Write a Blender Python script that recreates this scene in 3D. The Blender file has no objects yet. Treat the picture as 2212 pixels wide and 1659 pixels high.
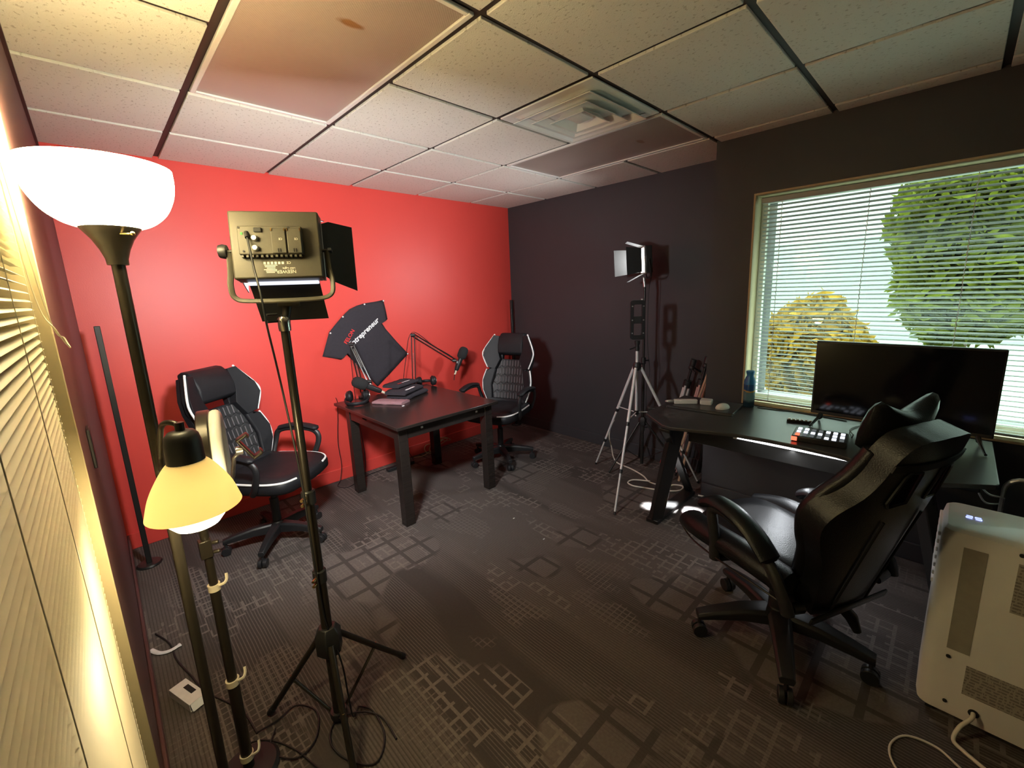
import bpy, bmesh, math, random
from mathutils import Vector, Matrix
random.seed(7)
D = bpy.data
S = bpy.context.scene
COL = S.collection
PI = math.pi

# ---------------------------------------------------------------- camera
cam_d = D.cameras.new('camera')
cam_d.sensor_width = 36.0
cam_d.lens = 926.64 / 2212 * 36.0
cam_d.shift_x = -22.37 / 2212
cam_d.shift_y = -26.15 / 2212
cam_d.clip_start = 0.01
cam = D.objects.new('camera', cam_d)
COL.objects.link(cam)
R_ = ((0.7076295, -0.7056576, -0.0361651), (-0.1588997, -0.1090543, -0.9812533), (0.6884848, 0.7001104, -0.1892988))
cam.matrix_world = Matrix(((R_[0][0], -R_[1][0], -R_[2][0], -3.382275),
                           (R_[0][1], -R_[1][1], -R_[2][1], -3.572664),
                           (R_[0][2], -R_[1][2], -R_[2][2], 1.548010), (0, 0, 0, 1)))
S.camera = cam

# ---------------------------------------------------------------- exposure, sky
S.view_settings.view_transform = 'Standard'
S.view_settings.look = 'None'
S.view_settings.gamma = 1.0
S.view_settings.exposure = 1.3
S.view_settings.use_curve_mapping = False
S.cycles.use_denoising = True
S.cycles.max_bounces = 8
S.cycles.transparent_max_bounces = 12
S.cycles.sample_clamp_indirect = 6.0
S.cycles.caustics_reflective = False
S.cycles.caustics_refractive = False
world = D.worlds.new('overcast_sky')
S.world = world
world.use_nodes = True
wb = world.node_tree.nodes['Background']
wb.inputs['Color'].default_value = (0.80, 1.0, 0.90, 1)
# overcast sky: brightest overhead, pale at the horizon
_t = world.node_tree
_g = _t.nodes.new('ShaderNodeTexCoord')
_s = _t.nodes.new('ShaderNodeSeparateXYZ')
_m = _t.nodes.new('ShaderNodeMapRange')
_t.links.new(_g.outputs['Generated'], _s.inputs[0])
_t.links.new(_s.outputs[2], _m.inputs[0])
_m.inputs[1].default_value, _m.inputs[2].default_value = 0.16, 0.8
_m.inputs[3].default_value, _m.inputs[4].default_value = 0.75, 9.0
_t.links.new(_m.outputs[0], wb.inputs['Strength'])


def area(name, loc, direction, sx, sy, watts, col, spread=PI, portal=False):
    l = D.lights.new(name, 'AREA')
    l.shape = 'RECTANGLE'
    l.size, l.size_y, l.energy, l.color, l.spread = sx, sy, watts, col, spread
    o = D.objects.new(name, l)
    COL.objects.link(o)
    o.location = loc
    o.rotation_euler = Vector(direction).to_track_quat('-Z', 'Y').to_euler()
    if portal:
        l.cycles.is_portal = True
    return o


def point(name, loc, watts, col, r):
    l = D.lights.new(name, 'POINT')
    l.energy, l.color, l.shadow_soft_size = watts, col, r
    o = D.objects.new(name, l)
    COL.objects.link(o)
    o.location = loc
    return o


WARM = (1.0, 0.80, 0.42)
COOL = (0.95, 0.97, 1.0)
PANEL_F = Vector((0.47, 0.88, -0.16)).normalized()
PANEL_C = Vector((-2.945, -2.10, 1.695))
FAR_F = Vector((-0.62, 0.78, -0.05)).normalized()
FAR_C = Vector((-0.26, -1.80, 1.735))
area('window_portal', (-0.30, -3.5, 1.4), (-1, 0, 0), 1.75, 1.35, 1, (1, 1, 1), portal=True)
area('near_panel_light', PANEL_C + PANEL_F * 0.02, PANEL_F, 0.20, 0.16, 15.5, COOL, spread=math.radians(150))
area('far_panel_light', FAR_C + FAR_F * 0.02, FAR_F, 0.19, 0.19, 3.6, COOL, spread=math.radians(150))
point('torchiere_bulb_light', (-3.322, -2.213, 1.815), 8, WARM, 0.035)
point('reading_bulb_light', (-3.286, -2.40, 1.045), 8.5, WARM, 0.035)
area('desk_led_light', (-0.99, -3.05, 0.693), (-0.3, 0, -1), 0.02, 0.56, 1.0, (0.9, 0.95, 1.0))
bar = area('added_carpet_patch_light', (-0.72, -2.31, 0.690), (0, 0, -1), 0.04, 0.34, 2.5, (0.9, 0.95, 1.0), spread=math.radians(9))  # added light without a known lamp, makes the bright patch on the carpet
bar.rotation_euler = (0, 0, math.radians(28))


# ---------------------------------------------------------------- materials
class Nodes:
    def __init__(self, name):
        self.m = D.materials.new(name)
        self.m.use_nodes = True
        self.t = self.m.node_tree
        self.t.nodes.clear()
        self.out = self.t.nodes.new('ShaderNodeOutputMaterial')

    def new(self, typ, props=None, **ins):
        n = self.t.nodes.new(typ)
        for k, v in (props or {}).items():
            setattr(n, k, v)
        for k, v in ins.items():
            k = k.replace('_', ' ')
            self.set(n.inputs[int(k)] if k.isdigit() else n.inputs[k], v)
        return n

    def set(self, sock, v):
        if isinstance(v, bpy.types.NodeSocket):
            self.t.links.new(v, sock)
        elif isinstance(v, (tuple, list)) and sock.type == 'RGBA' and len(v) == 3:
            sock.default_value = (*v, 1)
        else:
            sock.default_value = v

    def math(self, op, a, b=0.0, c=None):
        n = self.t.nodes.new('ShaderNodeMath')
        n.operation = op
        self.set(n.inputs[0], a)
        self.set(n.inputs[1], b)
        if c is not None:
            self.set(n.inputs[2], c)
        return n.outputs[0]

    def mix(self, f, a, b):
        n = self.t.nodes.new('ShaderNodeMix')
        n.data_type = 'RGBA'
        self.set(n.inputs[0], f)
        self.set(n.inputs[6], a)
        self.set(n.inputs[7], b)
        return n.outputs[2]

    def coords(self, scale=(1, 1, 1)):
        tc = self.t.nodes.new('ShaderNodeTexCoord')
        mp = self.t.nodes.new('ShaderNodeMapping')
        mp.inputs['Scale'].default_value = scale
        self.t.links.new(tc.outputs['Object'], mp.inputs['Vector'])
        return mp.outputs[0]

    def noise(self, scale, detail=2.0, vec=None, rough=0.5):
        n = self.new('ShaderNodeTexNoise', Scale=scale, Detail=detail, Roughness=rough)
        self.set(n.inputs['Vector'], vec if vec is not None else self.coords())
        return n.outputs['Fac']

    def ramp(self, f, lo, hi):
        n = self.new('ShaderNodeMapRange', {'clamp': True})
        self.set(n.inputs[0], f)
        n.inputs[1].default_value = lo
        n.inputs[2].default_value = hi
        return n.outputs[0]

    def bump(self, h, strength=0.3, dist=0.01):
        return self.new('ShaderNodeBump', Strength=strength, Distance=dist, Height=h).outputs[0]

    def finish(self, shader):
        self.t.links.new(shader, self.out.inputs['Surface'])
        return self.m

    def principled(self, **ins):
        return self.new('ShaderNodeBsdfPrincipled', **ins)


def pbr(name, col, rough=0.5, metal=0.0, var=0.12, scale=40, bump=0.0, bscale=200, spec=0.5, coat=0.0):
    n = Nodes(name)
    f = n.noise(scale, 3)
    lo = tuple(c * (1 - var) for c in col)
    hi = tuple(min(1, c * (1 + var)) for c in col)
    p = n.principled(Base_Color=n.mix(f, lo, hi), Roughness=rough, Metallic=metal)
    p.inputs['Specular IOR Level'].default_value = spec
    p.inputs['Coat Weight'].default_value = coat
    if bump:
        n.set(p.inputs['Normal'], n.bump(n.noise(bscale, 3), bump, 0.004))
    return n.finish(p.outputs[0])


def glow(name, col, strength, var=0.03):
    n = Nodes(name)
    f = n.noise(12, 1)
    e = n.new('ShaderNodeEmission', Color=n.mix(f, tuple(c * (1 - var) for c in col), col), Strength=strength)
    return n.finish(e.outputs[0])


M = {}
M['red'] = pbr('red_wall_paint', (0.70, 0.062, 0.048), 0.45, var=0.04, scale=3, bump=0.08, bscale=160)
M['black_wall'] = pbr('black_wall_paint', (0.040, 0.039, 0.043), 0.55, var=0.08, scale=3, bump=0.10, bscale=160)
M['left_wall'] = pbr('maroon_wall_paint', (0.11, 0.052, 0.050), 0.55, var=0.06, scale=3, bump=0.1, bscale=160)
M['gap'] = pbr('dark_grid_metal', (0.035, 0.022, 0.020), 0.6)
M['black_plastic'] = pbr('black_plastic', (0.018, 0.018, 0.019), 0.42, var=0.2)
M['black_matte'] = pbr('black_matte', (0.012, 0.012, 0.012), 0.75, var=0.2)
M['black_metal'] = pbr('black_painted_metal', (0.022, 0.021, 0.020), 0.32, 0.25)
M['bronze'] = pbr('dark_bronze_metal', (0.035, 0.029, 0.022), 0.30, 0.4)
M['silver'] = pbr('silver_metal', (0.62, 0.61, 0.60), 0.32, 0.75)
M['alu_white'] = pbr('pale_aluminium', (0.72, 0.72, 0.72), 0.38, 0.15)
M['chrome'] = pbr('chrome', (0.8, 0.8, 0.78), 0.15, 1.0)
M['brass'] = pbr('brass_screw', (0.75, 0.55, 0.25), 0.25, 1.0)
M['white_plastic'] = pbr('white_plastic', (0.80, 0.80, 0.78), 0.35, var=0.03)
M['beige_plastic'] = pbr('beige_plastic', (0.72, 0.64, 0.48), 0.45, var=0.05)
M['cream'] = pbr('cream_window_frame', (0.52, 0.43, 0.26), 0.8, var=0.06)
M['white_frame'] = pbr('white_enamel_frame', (0.72, 0.70, 0.66), 0.4, var=0.04)
M['piping'] = pbr('white_piping', (0.85, 0.85, 0.83), 0.45, var=0.03)
M['rubber'] = pbr('rubber_cable', (0.012, 0.012, 0.013), 0.5)
M['white_cable'] = pbr('white_cable', (0.75, 0.70, 0.60), 0.5)
M['tan_cable'] = pbr('tan_cable', (0.50, 0.38, 0.22), 0.55)
M['red_cable'] = pbr('red_cable', (0.55, 0.05, 0.03), 0.5)
M['red_plastic'] = pbr('red_plastic_tip', (0.7, 0.06, 0.05), 0.5)
M['wood_stick'] = pbr('pale_wood_stick', (0.55, 0.36, 0.24), 0.6, var=0.2)
M['pinkish'] = pbr('rosy_aluminium', (0.62, 0.38, 0.36), 0.4, 0.3)
M['foam'] = pbr('foam_windscreen', (0.018, 0.018, 0.019), 0.95, var=0.3, scale=300, bump=0.6, bscale=500)
M['olive_panel'] = pbr('olive_black_panel_metal', (0.062, 0.055, 0.038), 0.5, 0.1, var=0.15, scale=300)
M['ink'] = pbr('pale_print_ink', (0.75, 0.72, 0.62), 0.6)
M['white_ink'] = pbr('white_print_ink', (0.80, 0.80, 0.82), 0.6)
M['red_ink'] = pbr('red_print_ink', (0.75, 0.03, 0.03), 0.6)
M['grey_ink'] = pbr('grey_logo_ink', (0.11, 0.11, 0.115), 0.5)
M['paper'] = pbr('white_paper', (0.82, 0.82, 0.84), 0.7)
M['table_wood'] = None
M['door_grey'] = pbr('grey_painted_door', (0.035, 0.035, 0.034), 0.6)


def leather(name, col, rough=0.38):
    n = Nodes(name)
    v = n.new('ShaderNodeTexVoronoi', Scale=260.0)
    n.set(v.inputs['Vector'], n.coords())
    f = n.noise(18, 3)
    p = n.principled(Base_Color=n.mix(f, tuple(c * 0.8 for c in col), tuple(c * 1.2 for c in col)), Roughness=rough)
    p.inputs['Specular IOR Level'].default_value = 0.28
    n.set(p.inputs['Normal'], n.bump(v.outputs['Distance'], 0.15, 0.003))
    return n.finish(p.outputs[0])


M['leather'] = leather('black_leather', (0.013, 0.013, 0.015), 0.50)
M['leather_gaming'] = leather('black_glossy_leather', (0.008, 0.008, 0.009), 0.33)


def quilt():
    n = Nodes('quilted_black_leather')
    tc = n.t.nodes.new('ShaderNodeTexCoord')
    sp = n.new('ShaderNodeSeparateXYZ', Vector=tc.outputs['Object'])
    x, z = sp.outputs[0], sp.outputs[2]
    row = n.math('FLOOR', n.math('DIVIDE', z, 0.075))
    odd = n.math('MULTIPLY', n.math('MODULO', row, 2.0), 0.5)
    u = n.math('ADD', n.math('DIVIDE', x, 0.060), odd)
    cu = n.math('ABSOLUTE', n.math('SUBTRACT', n.math('FRACT', n.math('ADD', u, 50.0)), 0.5))
    cz = n.math('ABSOLUTE', n.math('SUBTRACT', n.math('FRACT', n.math('DIVIDE', z, 0.075)), 0.5))
    hexd = n.math('ADD', n.math('MULTIPLY', cz, 0.9), n.math('MULTIPLY', cu, 0.5))
    ribs = n.math('SINE', n.math('MULTIPLY', x, 2 * PI / 0.030))
    rib = n.ramp(ribs, 0.40, 0.85)
    edge = n.ramp(hexd, 0.50, 0.60)
    f = n.math('MULTIPLY', rib, n.math('SUBTRACT', 1.0, n.ramp(cz, 0.32, 0.40)))
    h = n.math('ADD', n.math('MULTIPLY', f, -1.0), n.math('MULTIPLY', edge, -0.6))
    p = n.principled(Base_Color=n.mix(f, (0.018, 0.018, 0.019), (0.13, 0.12, 0.125)), Roughness=0.5)
    n.set(p.inputs['Normal'], n.bump(h, 0.7, 0.008))
    return n.finish(p.outputs[0])


M['quilt'] = quilt()


def table_wood():
    n = Nodes('black_brown_wood_veneer')
    g = n.noise(8, 6, n.coords((1, 14, 14)), 0.6)
    p = n.principled(Base_Color=n.mix(g, (0.012, 0.009, 0.008), (0.034, 0.026, 0.022)), Roughness=0.23)
    n.set(p.inputs['Normal'], n.bump(g, 0.06, 0.002))
    return n.finish(p.outputs[0])


M['table_wood'] = table_wood()


def carpet():
    n = Nodes('patterned_carpet')
    tc = n.t.nodes.new('ShaderNodeTexCoord')
    co = tc.outputs['Object']
    sp = n.new('ShaderNodeSeparateXYZ', Vector=co)
    x, y = sp.outputs[0], sp.outputs[1]

    def stretch(sx, sy, off=0.0):
        mp = n.new('ShaderNodeMapping', Vector=co)
        mp.inputs['Scale'].default_value = (sx, sy, 1)
        mp.inputs['Location'].default_value = (off, off * 0.7, off)
        return mp.outputs[0]

    def lines(c, period, width):
        fr = n.math('FRACT', n.math('ADD', n.math('DIVIDE', c, period), 100.0))
        return n.math('LESS_THAN', fr, width)

    pile = n.noise(420, 2, co)
    fibre = n.noise(90, 3, co)
    # broad bands running along y
    band = n.ramp(n.noise(1.0, 1, stretch(3.2, 0.35, 3.0)), 0.47, 0.53)
    # fine stripes along y
    wob = n.math('MULTIPLY', n.noise(3.0, 2, stretch(4, 1.2, 9.0)), 0.010)
    fine = lines(n.math('ADD', x, wob), 0.0125, 0.30)
    fine_m = n.ramp(n.noise(1.0, 2, stretch(4.5, 0.9, 21.0)), 0.44, 0.50)
    fine = n.math('MULTIPLY', fine, fine_m)
    # small light lattice
    wx = n.math('ADD', x, n.math('MULTIPLY', n.noise(5.0, 1, stretch(2, 1, 5.0)), 0.012))
    lat = n.math('MAXIMUM', lines(wx, 0.052, 0.24), lines(y, 0.061, 0.22))
    cell = n.new('ShaderNodeTexWhiteNoise', {'noise_dimensions': '2D'})
    cx = n.math('FLOOR', n.math('DIVIDE', x, 0.104))
    cy = n.math('FLOOR', n.math('DIVIDE', y, 0.122))
    n.set(cell.inputs['Vector'], n.new('ShaderNodeCombineXYZ', X=cx, Y=cy).outputs[0])
    cellm = n.math('GREATER_THAN', cell.outputs['Value'], 0.30)
    lat_m = n.math('MULTIPLY', n.ramp(n.noise(1.0, 1, stretch(2.4, 1.3, 14.0)), 0.52, 0.55), cellm)
    seg = n.new('ShaderNodeTexWhiteNoise', {'noise_dimensions': '2D'})
    n.set(seg.inputs['Vector'], n.new('ShaderNodeCombineXYZ', X=n.math('FLOOR', n.math('DIVIDE', wx, 0.026)), Y=n.math('FLOOR', n.math('DIVIDE', y, 0.0305))).outputs[0])
    lat = n.math('MULTIPLY', lat, n.math('GREATER_THAN', seg.outputs['Value'], 0.14))
    thin = n.math('MULTIPLY', n.math('MAXIMUM', lines(wx, 0.026, 0.22), lines(y, 0.0305, 0.18)), n.ramp(n.noise(1.0, 2, stretch(3.0, 1.8, 51.0)), 0.57, 0.60))
    lat = n.math('MAXIMUM', n.math('MULTIPLY', lat, lat_m), n.math('MULTIPLY', thin, 0.8))
    # big dark lattice cutting through light blocks
    big = n.math('MAXIMUM', lines(x, 0.135, 0.17), lines(n.math('ADD', y, 0.03), 0.165, 0.17))
    big_m = n.ramp(n.noise(1.0, 1, stretch(1.7, 1.2, 33.0)), 0.57, 0.59)
    light = n.math('MAXIMUM', n.math('MULTIPLY', fine, 0.62), lat)
    light = n.math('MAXIMUM', light, n.math('MULTIPLY', band, 0.45))
    light = n.math('MAXIMUM', light, n.math('MULTIPLY', big_m, 0.65))
    light = n.math('MULTIPLY', light, n.math('SUBTRACT', 1.0, n.math('MULTIPLY', n.math('MULTIPLY', big, big_m), 0.92)))
    dark2 = n.math('MULTIPLY', n.math('MULTIPLY', lines(x, 0.0125, 0.3), band), 0.35)
    light = n.math('SUBTRACT', light, dark2)
    base = n.mix(light, (0.078, 0.066, 0.061), (0.235, 0.200, 0.180))
    base = n.mix(n.math('MULTIPLY', fibre, 0.6), base, (0.055, 0.046, 0.042))
    p = n.principled(Base_Color=base, Roughness=0.95)
    p.inputs['Specular IOR Level'].default_value = 0.15
    n.set(p.inputs['Normal'], n.bump(n.math('ADD', pile, n.math('MULTIPLY', light, 0.5)), 0.5, 0.004))
    return n.finish(p.outputs[0])


M['carpet'] = carpet()


def tile_mat():
    n = Nodes('fissured_ceiling_tile')
    co = n.coords((1, 1, 0.2))
    holes = n.ramp(n.noise(95, 2, n.coords((1.0, 0.6, 0.2))), 0.62, 0.67)
    grain = n.noise(240, 3, co)
    tint = n.noise(1.3, 2, co)
    col = n.mix(tint, (0.66, 0.63, 0.56), (0.74, 0.71, 0.64))
    col = n.mix(n.math('MULTIPLY', holes, 0.55), col, (0.34, 0.29, 0.22))
    p = n.principled(Base_Color=col, Roughness=0.9)
    n.set(p.inputs['Normal'], n.bump(n.math('SUBTRACT', grain, holes), 0.35, 0.004))
    return n.finish(p.outputs[0])


M['tile'] = tile_mat()


def lens_mat():
    n = Nodes('prismatic_acrylic_lens')
    tc = n.t.nodes.new('ShaderNodeTexCoord')
    sp = n.new('ShaderNodeSeparateXYZ', Vector=tc.outputs['Object'])
    gx = n.math('SINE', n.math('MULTIPLY', sp.outputs[0], 2 * PI / 0.010))
    gy = n.math('SINE', n.math('MULTIPLY', sp.outputs[1], 2 * PI / 0.010))
    col = n.mix(n.noise(3, 2), (0.33, 0.27, 0.23), (0.38, 0.31, 0.27))
    # a rusty water stain with its own outline
    dx = n.math('SUBTRACT', sp.outputs[0], 0.02)
    dy = n.math('ADD', sp.outputs[1], 0.29)
    d = n.math('SQRT', n.math('ADD', n.math('MULTIPLY', dx, dx), n.math('MULTIPLY', n.math('MULTIPLY', dy, dy), 5.0)))
    d = n.math('ADD', d, n.math('MULTIPLY', n.noise(40, 3), 0.03))
    st = n.math('SUBTRACT', 1.0, n.ramp(d, 0.045, 0.065))
    col = n.mix(n.math('MULTIPLY', st, 0.95), col, (0.22, 0.11, 0.03))
    p = n.principled(Base_Color=col, Roughness=0.28)
    n.set(p.inputs['Normal'], n.bump(n.math('MULTIPLY', gx, gy), 0.12, 0.003))
    return n.finish(p.outputs[0])


M['lens'] = lens_mat()


def slat_mat(name, col, trans):
    n = Nodes(name)
    c = n.mix(n.noise(9, 2), tuple(v * 0.93 for v in col), col)
    d = n.principled(Base_Color=c, Roughness=0.45)
    t = n.new('ShaderNodeBsdfTranslucent', Color=c)
    mx = n.new('ShaderNodeMixShader', Fac=trans)
    n.t.links.new(d.outputs[0], mx.inputs[1])
    n.t.links.new(t.outputs[0], mx.inputs[2])
    return n.finish(mx.outputs[0])


M['slat'] = slat_mat('white_blind_slat', (0.45, 0.48, 0.45), 0.08)
M['slat_cream'] = slat_mat('cream_blind_slat', (0.66, 0.61, 0.46), 0.12)


def pane_mat(name='window_glass', tint=(0.93, 0.97, 0.95)):
    n = Nodes(name)
    t = n.new('ShaderNodeBsdfTransparent', Color=n.mix(n.noise(2, 1), tint, tuple(min(1, c * 1.03) for c in tint)))
    g = n.new('ShaderNodeBsdfGlossy', Color=(1, 1, 1), Roughness=0.02)
    mx = n.new('ShaderNodeMixShader', Fac=0.06)
    n.t.links.new(t.outputs[0], mx.inputs[1])
    n.t.links.new(g.outputs[0], mx.inputs[2])
    return n.finish(mx.outputs[0])


M['glass'] = pane_mat()


def lamp_glass(name, col, strength, base):
    n = Nodes(name)
    f = n.noise(5, 1)
    p = n.principled(Base_Color=base, Roughness=0.3)
    n.set(p.inputs['Emission Color'], n.mix(f, tuple(c * 0.96 for c in col), col))
    p.inputs['Emission Strength'].default_value = strength
    t = n.new('ShaderNodeBsdfTranslucent', Color=base)
    mx = n.new('ShaderNodeMixShader', Fac=0.35)
    n.t.links.new(p.outputs[0], mx.inputs[1])
    n.t.links.new(t.outputs[0], mx.inputs[2])
    return n.finish(mx.outputs[0])


M['bowl'] = lamp_glass('glowing_glass_bowl', (1.0, 0.86, 0.50), 18.0, (0.85, 0.80, 0.65))
M['shade'] = lamp_glass('frosted_glass_shade', (1.0, 0.80, 0.40), 0.06, (0.82, 0.72, 0.48))
M['bulb'] = glow('lit_bulb', (1.0, 0.86, 0.5), 7.0)
M['panel_led'] = glow('led_panel_face', (0.93, 0.95, 1.0), 7.0)
M['led_edge'] = glow('lit_diffuser_edge', (0.80, 0.84, 1.0), 0.55)
M['far_led'] = glow('far_led_panel_face', (1.0, 0.95, 0.82), 6.0)
M['tube_led'] = glow('led_tube', (0.95, 0.97, 1.0), 3.5)
M['pad_white'] = glow('lit_white_pad', (0.80, 0.86, 1.0), 0.7)
M['pad_dim'] = glow('dim_lit_pad', (0.40, 0.44, 0.44), 0.12)
M['pad_red'] = glow('lit_red_pad', (1.0, 0.10, 0.05), 1.3)
M['green_led'] = glow('green_led', (0.2, 1.0, 0.1), 0.9)
M['blue_led'] = glow('blue_display', (0.25, 0.30, 1.0), 1.3)


def screen():
    n = Nodes('tv_screen_glass')
    p = n.principled(Base_Color=n.mix(n.noise(3, 1), (0.004, 0.004, 0.006), (0.006, 0.006, 0.008)), Roughness=0.10)
    return n.finish(p.outputs[0])


M['screen'] = screen()


def can_mat():
    n = Nodes('spray_can_print')
    tc = n.t.nodes.new('ShaderNodeTexCoord')
    sp = n.new('ShaderNodeSeparateXYZ', Vector=tc.outputs['Object'])
    w = n.math('ADD', sp.outputs[2], n.math('MULTIPLY', n.noise(18, 2), 0.05))
    a = n.ramp(w, 0.055, 0.075)
    b = n.ramp(w, 0.135, 0.145)
    col = n.mix(a, (0.02, 0.05, 0.09), (0.13, 0.26, 0.32))
    col = n.mix(b, col, (0.02, 0.09, 0.28))
    ring = n.math('MULTIPLY', n.math('GREATER_THAN', w, 0.128), n.math('LESS_THAN', w, 0.137))
    col = n.mix(ring, col, (0.55, 0.32, 0.08))
    p = n.principled(Base_Color=col, Roughness=0.25)
    return n.finish(p.outputs[0])


M['can'] = can_mat()
M['can_cap'] = pbr('blue_cap_plastic', (0.03, 0.22, 0.55), 0.3)


def desk_mat():
    n = Nodes('carbon_weave_laminate')
    ck = n.new('ShaderNodeTexChecker', Scale=320.0)
    n.set(ck.inputs['Vector'], n.coords())
    p = n.principled(Base_Color=n.mix(ck.outputs['Fac'], (0.038, 0.038, 0.041), (0.055, 0.055, 0.060)), Roughness=0.30)
    n.set(p.inputs['Normal'], n.bump(n.noise(400, 2), 0.1, 0.002))
    return n.finish(p.outputs[0])


M['desk'] = desk_mat()
M['ac_white'] = pbr('off_white_appliance_plastic', (0.92, 0.87, 0.80), 0.36, var=0.04, scale=8)


def label_mat(name, paper, ink, period):
    n = Nodes(name)
    tc = n.t.nodes.new('ShaderNodeTexCoord')
    sp = n.new('ShaderNodeSeparateXYZ', Vector=tc.outputs['Object'])
    fr = n.math('FRACT', n.math('ADD', n.math('DIVIDE', sp.outputs[2], period), 100.0))
    ln = n.math('LESS_THAN', fr, 0.55)
    brk = n.math('GREATER_THAN', n.noise(1.0, 3, n.coords((160, 160, 40))), 0.46)
    p = n.principled(Base_Color=n.mix(n.math('MULTIPLY', ln, brk), paper, ink), Roughness=0.5)
    return n.finish(p.outputs[0])


M['ac_label'] = label_mat('appliance_rating_label', (0.42, 0.37, 0.30), (0.22, 0.19, 0.16), 0.011)
M['ac_strip'] = pbr('darker_grille_strip', (0.36, 0.32, 0.25), 0.6)


def shirt_mat(name, col):
    n = Nodes(name)
    f = n.noise(60, 3)
    wr = n.noise(7, 3, n.coords((1, 1, 1.6)))
    p = n.principled(Base_Color=n.mix(f, tuple(c * 0.85 for c in col), tuple(c * 1.15 for c in col)), Roughness=0.9)
    p.inputs['Specular IOR Level'].default_value = 0.2
    n.set(p.inputs['Normal'], n.bump(wr, 0.35, 0.03))
    return n.finish(p.outputs[0])


M['shirt'] = shirt_mat('charcoal_cotton', (0.040, 0.035, 0.042))
M['shirt_pink'] = shirt_mat('mauve_cotton', (0.30, 0.17, 0.19))
M['facade'] = pbr('grey_facade', (0.20, 0.22, 0.21), 0.9, var=0.03)
M['ground'] = pbr('grey_paving', (0.14, 0.155, 0.145), 0.9, var=0.1, scale=4)


def foliage(name, lo, hi):
    n = Nodes(name)
    f = n.noise(9, 4)
    d = n.principled(Base_Color=n.mix(n.ramp(f, 0.35, 0.65), lo, hi), Roughness=0.9)
    d.inputs['Specular IOR Level'].default_value = 0.05
    t = n.new('ShaderNodeBsdfTranslucent', Color=hi)
    mx = n.new('ShaderNodeMixShader', Fac=0.4)
    n.t.links.new(d.outputs[0], mx.inputs[1])
    n.t.links.new(t.outputs[0], mx.inputs[2])
    return n.finish(mx.outputs[0])


M['leaf_green'] = foliage('green_leaves', (0.045, 0.056, 0.004), (0.085, 0.100, 0.008))
M['leaf_orange'] = foliage('orange_leaves', (0.14, 0.076, 0.006), (0.22, 0.130, 0.014))
M['bark'] = pbr('bark', (0.12, 0.08, 0.05), 0.9)


# ---------------------------------------------------------------- mesh helpers
def catmull(pts, n=8, closed=False):
    P = [Vector(p) for p in pts]
    out = []
    m = len(P)
    for i in range(m if closed else m - 1):
        if closed:
            a, b, c, d = P[i - 1], P[i], P[(i + 1) % m], P[(i + 2) % m]
        else:
            a, b, c, d = P[max(i - 1, 0)], P[i], P[i + 1], P[min(i + 2, m - 1)]
        for k in range(n):
            t = k / n
            out.append(0.5 * ((2 * b) + (c - a) * t + (2 * a - 5 * b + 4 * c - d) * t * t + (3 * b - a - 3 * c + d) * t ** 3))
    if not closed:
        out.append(P[-1])
    return out


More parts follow.
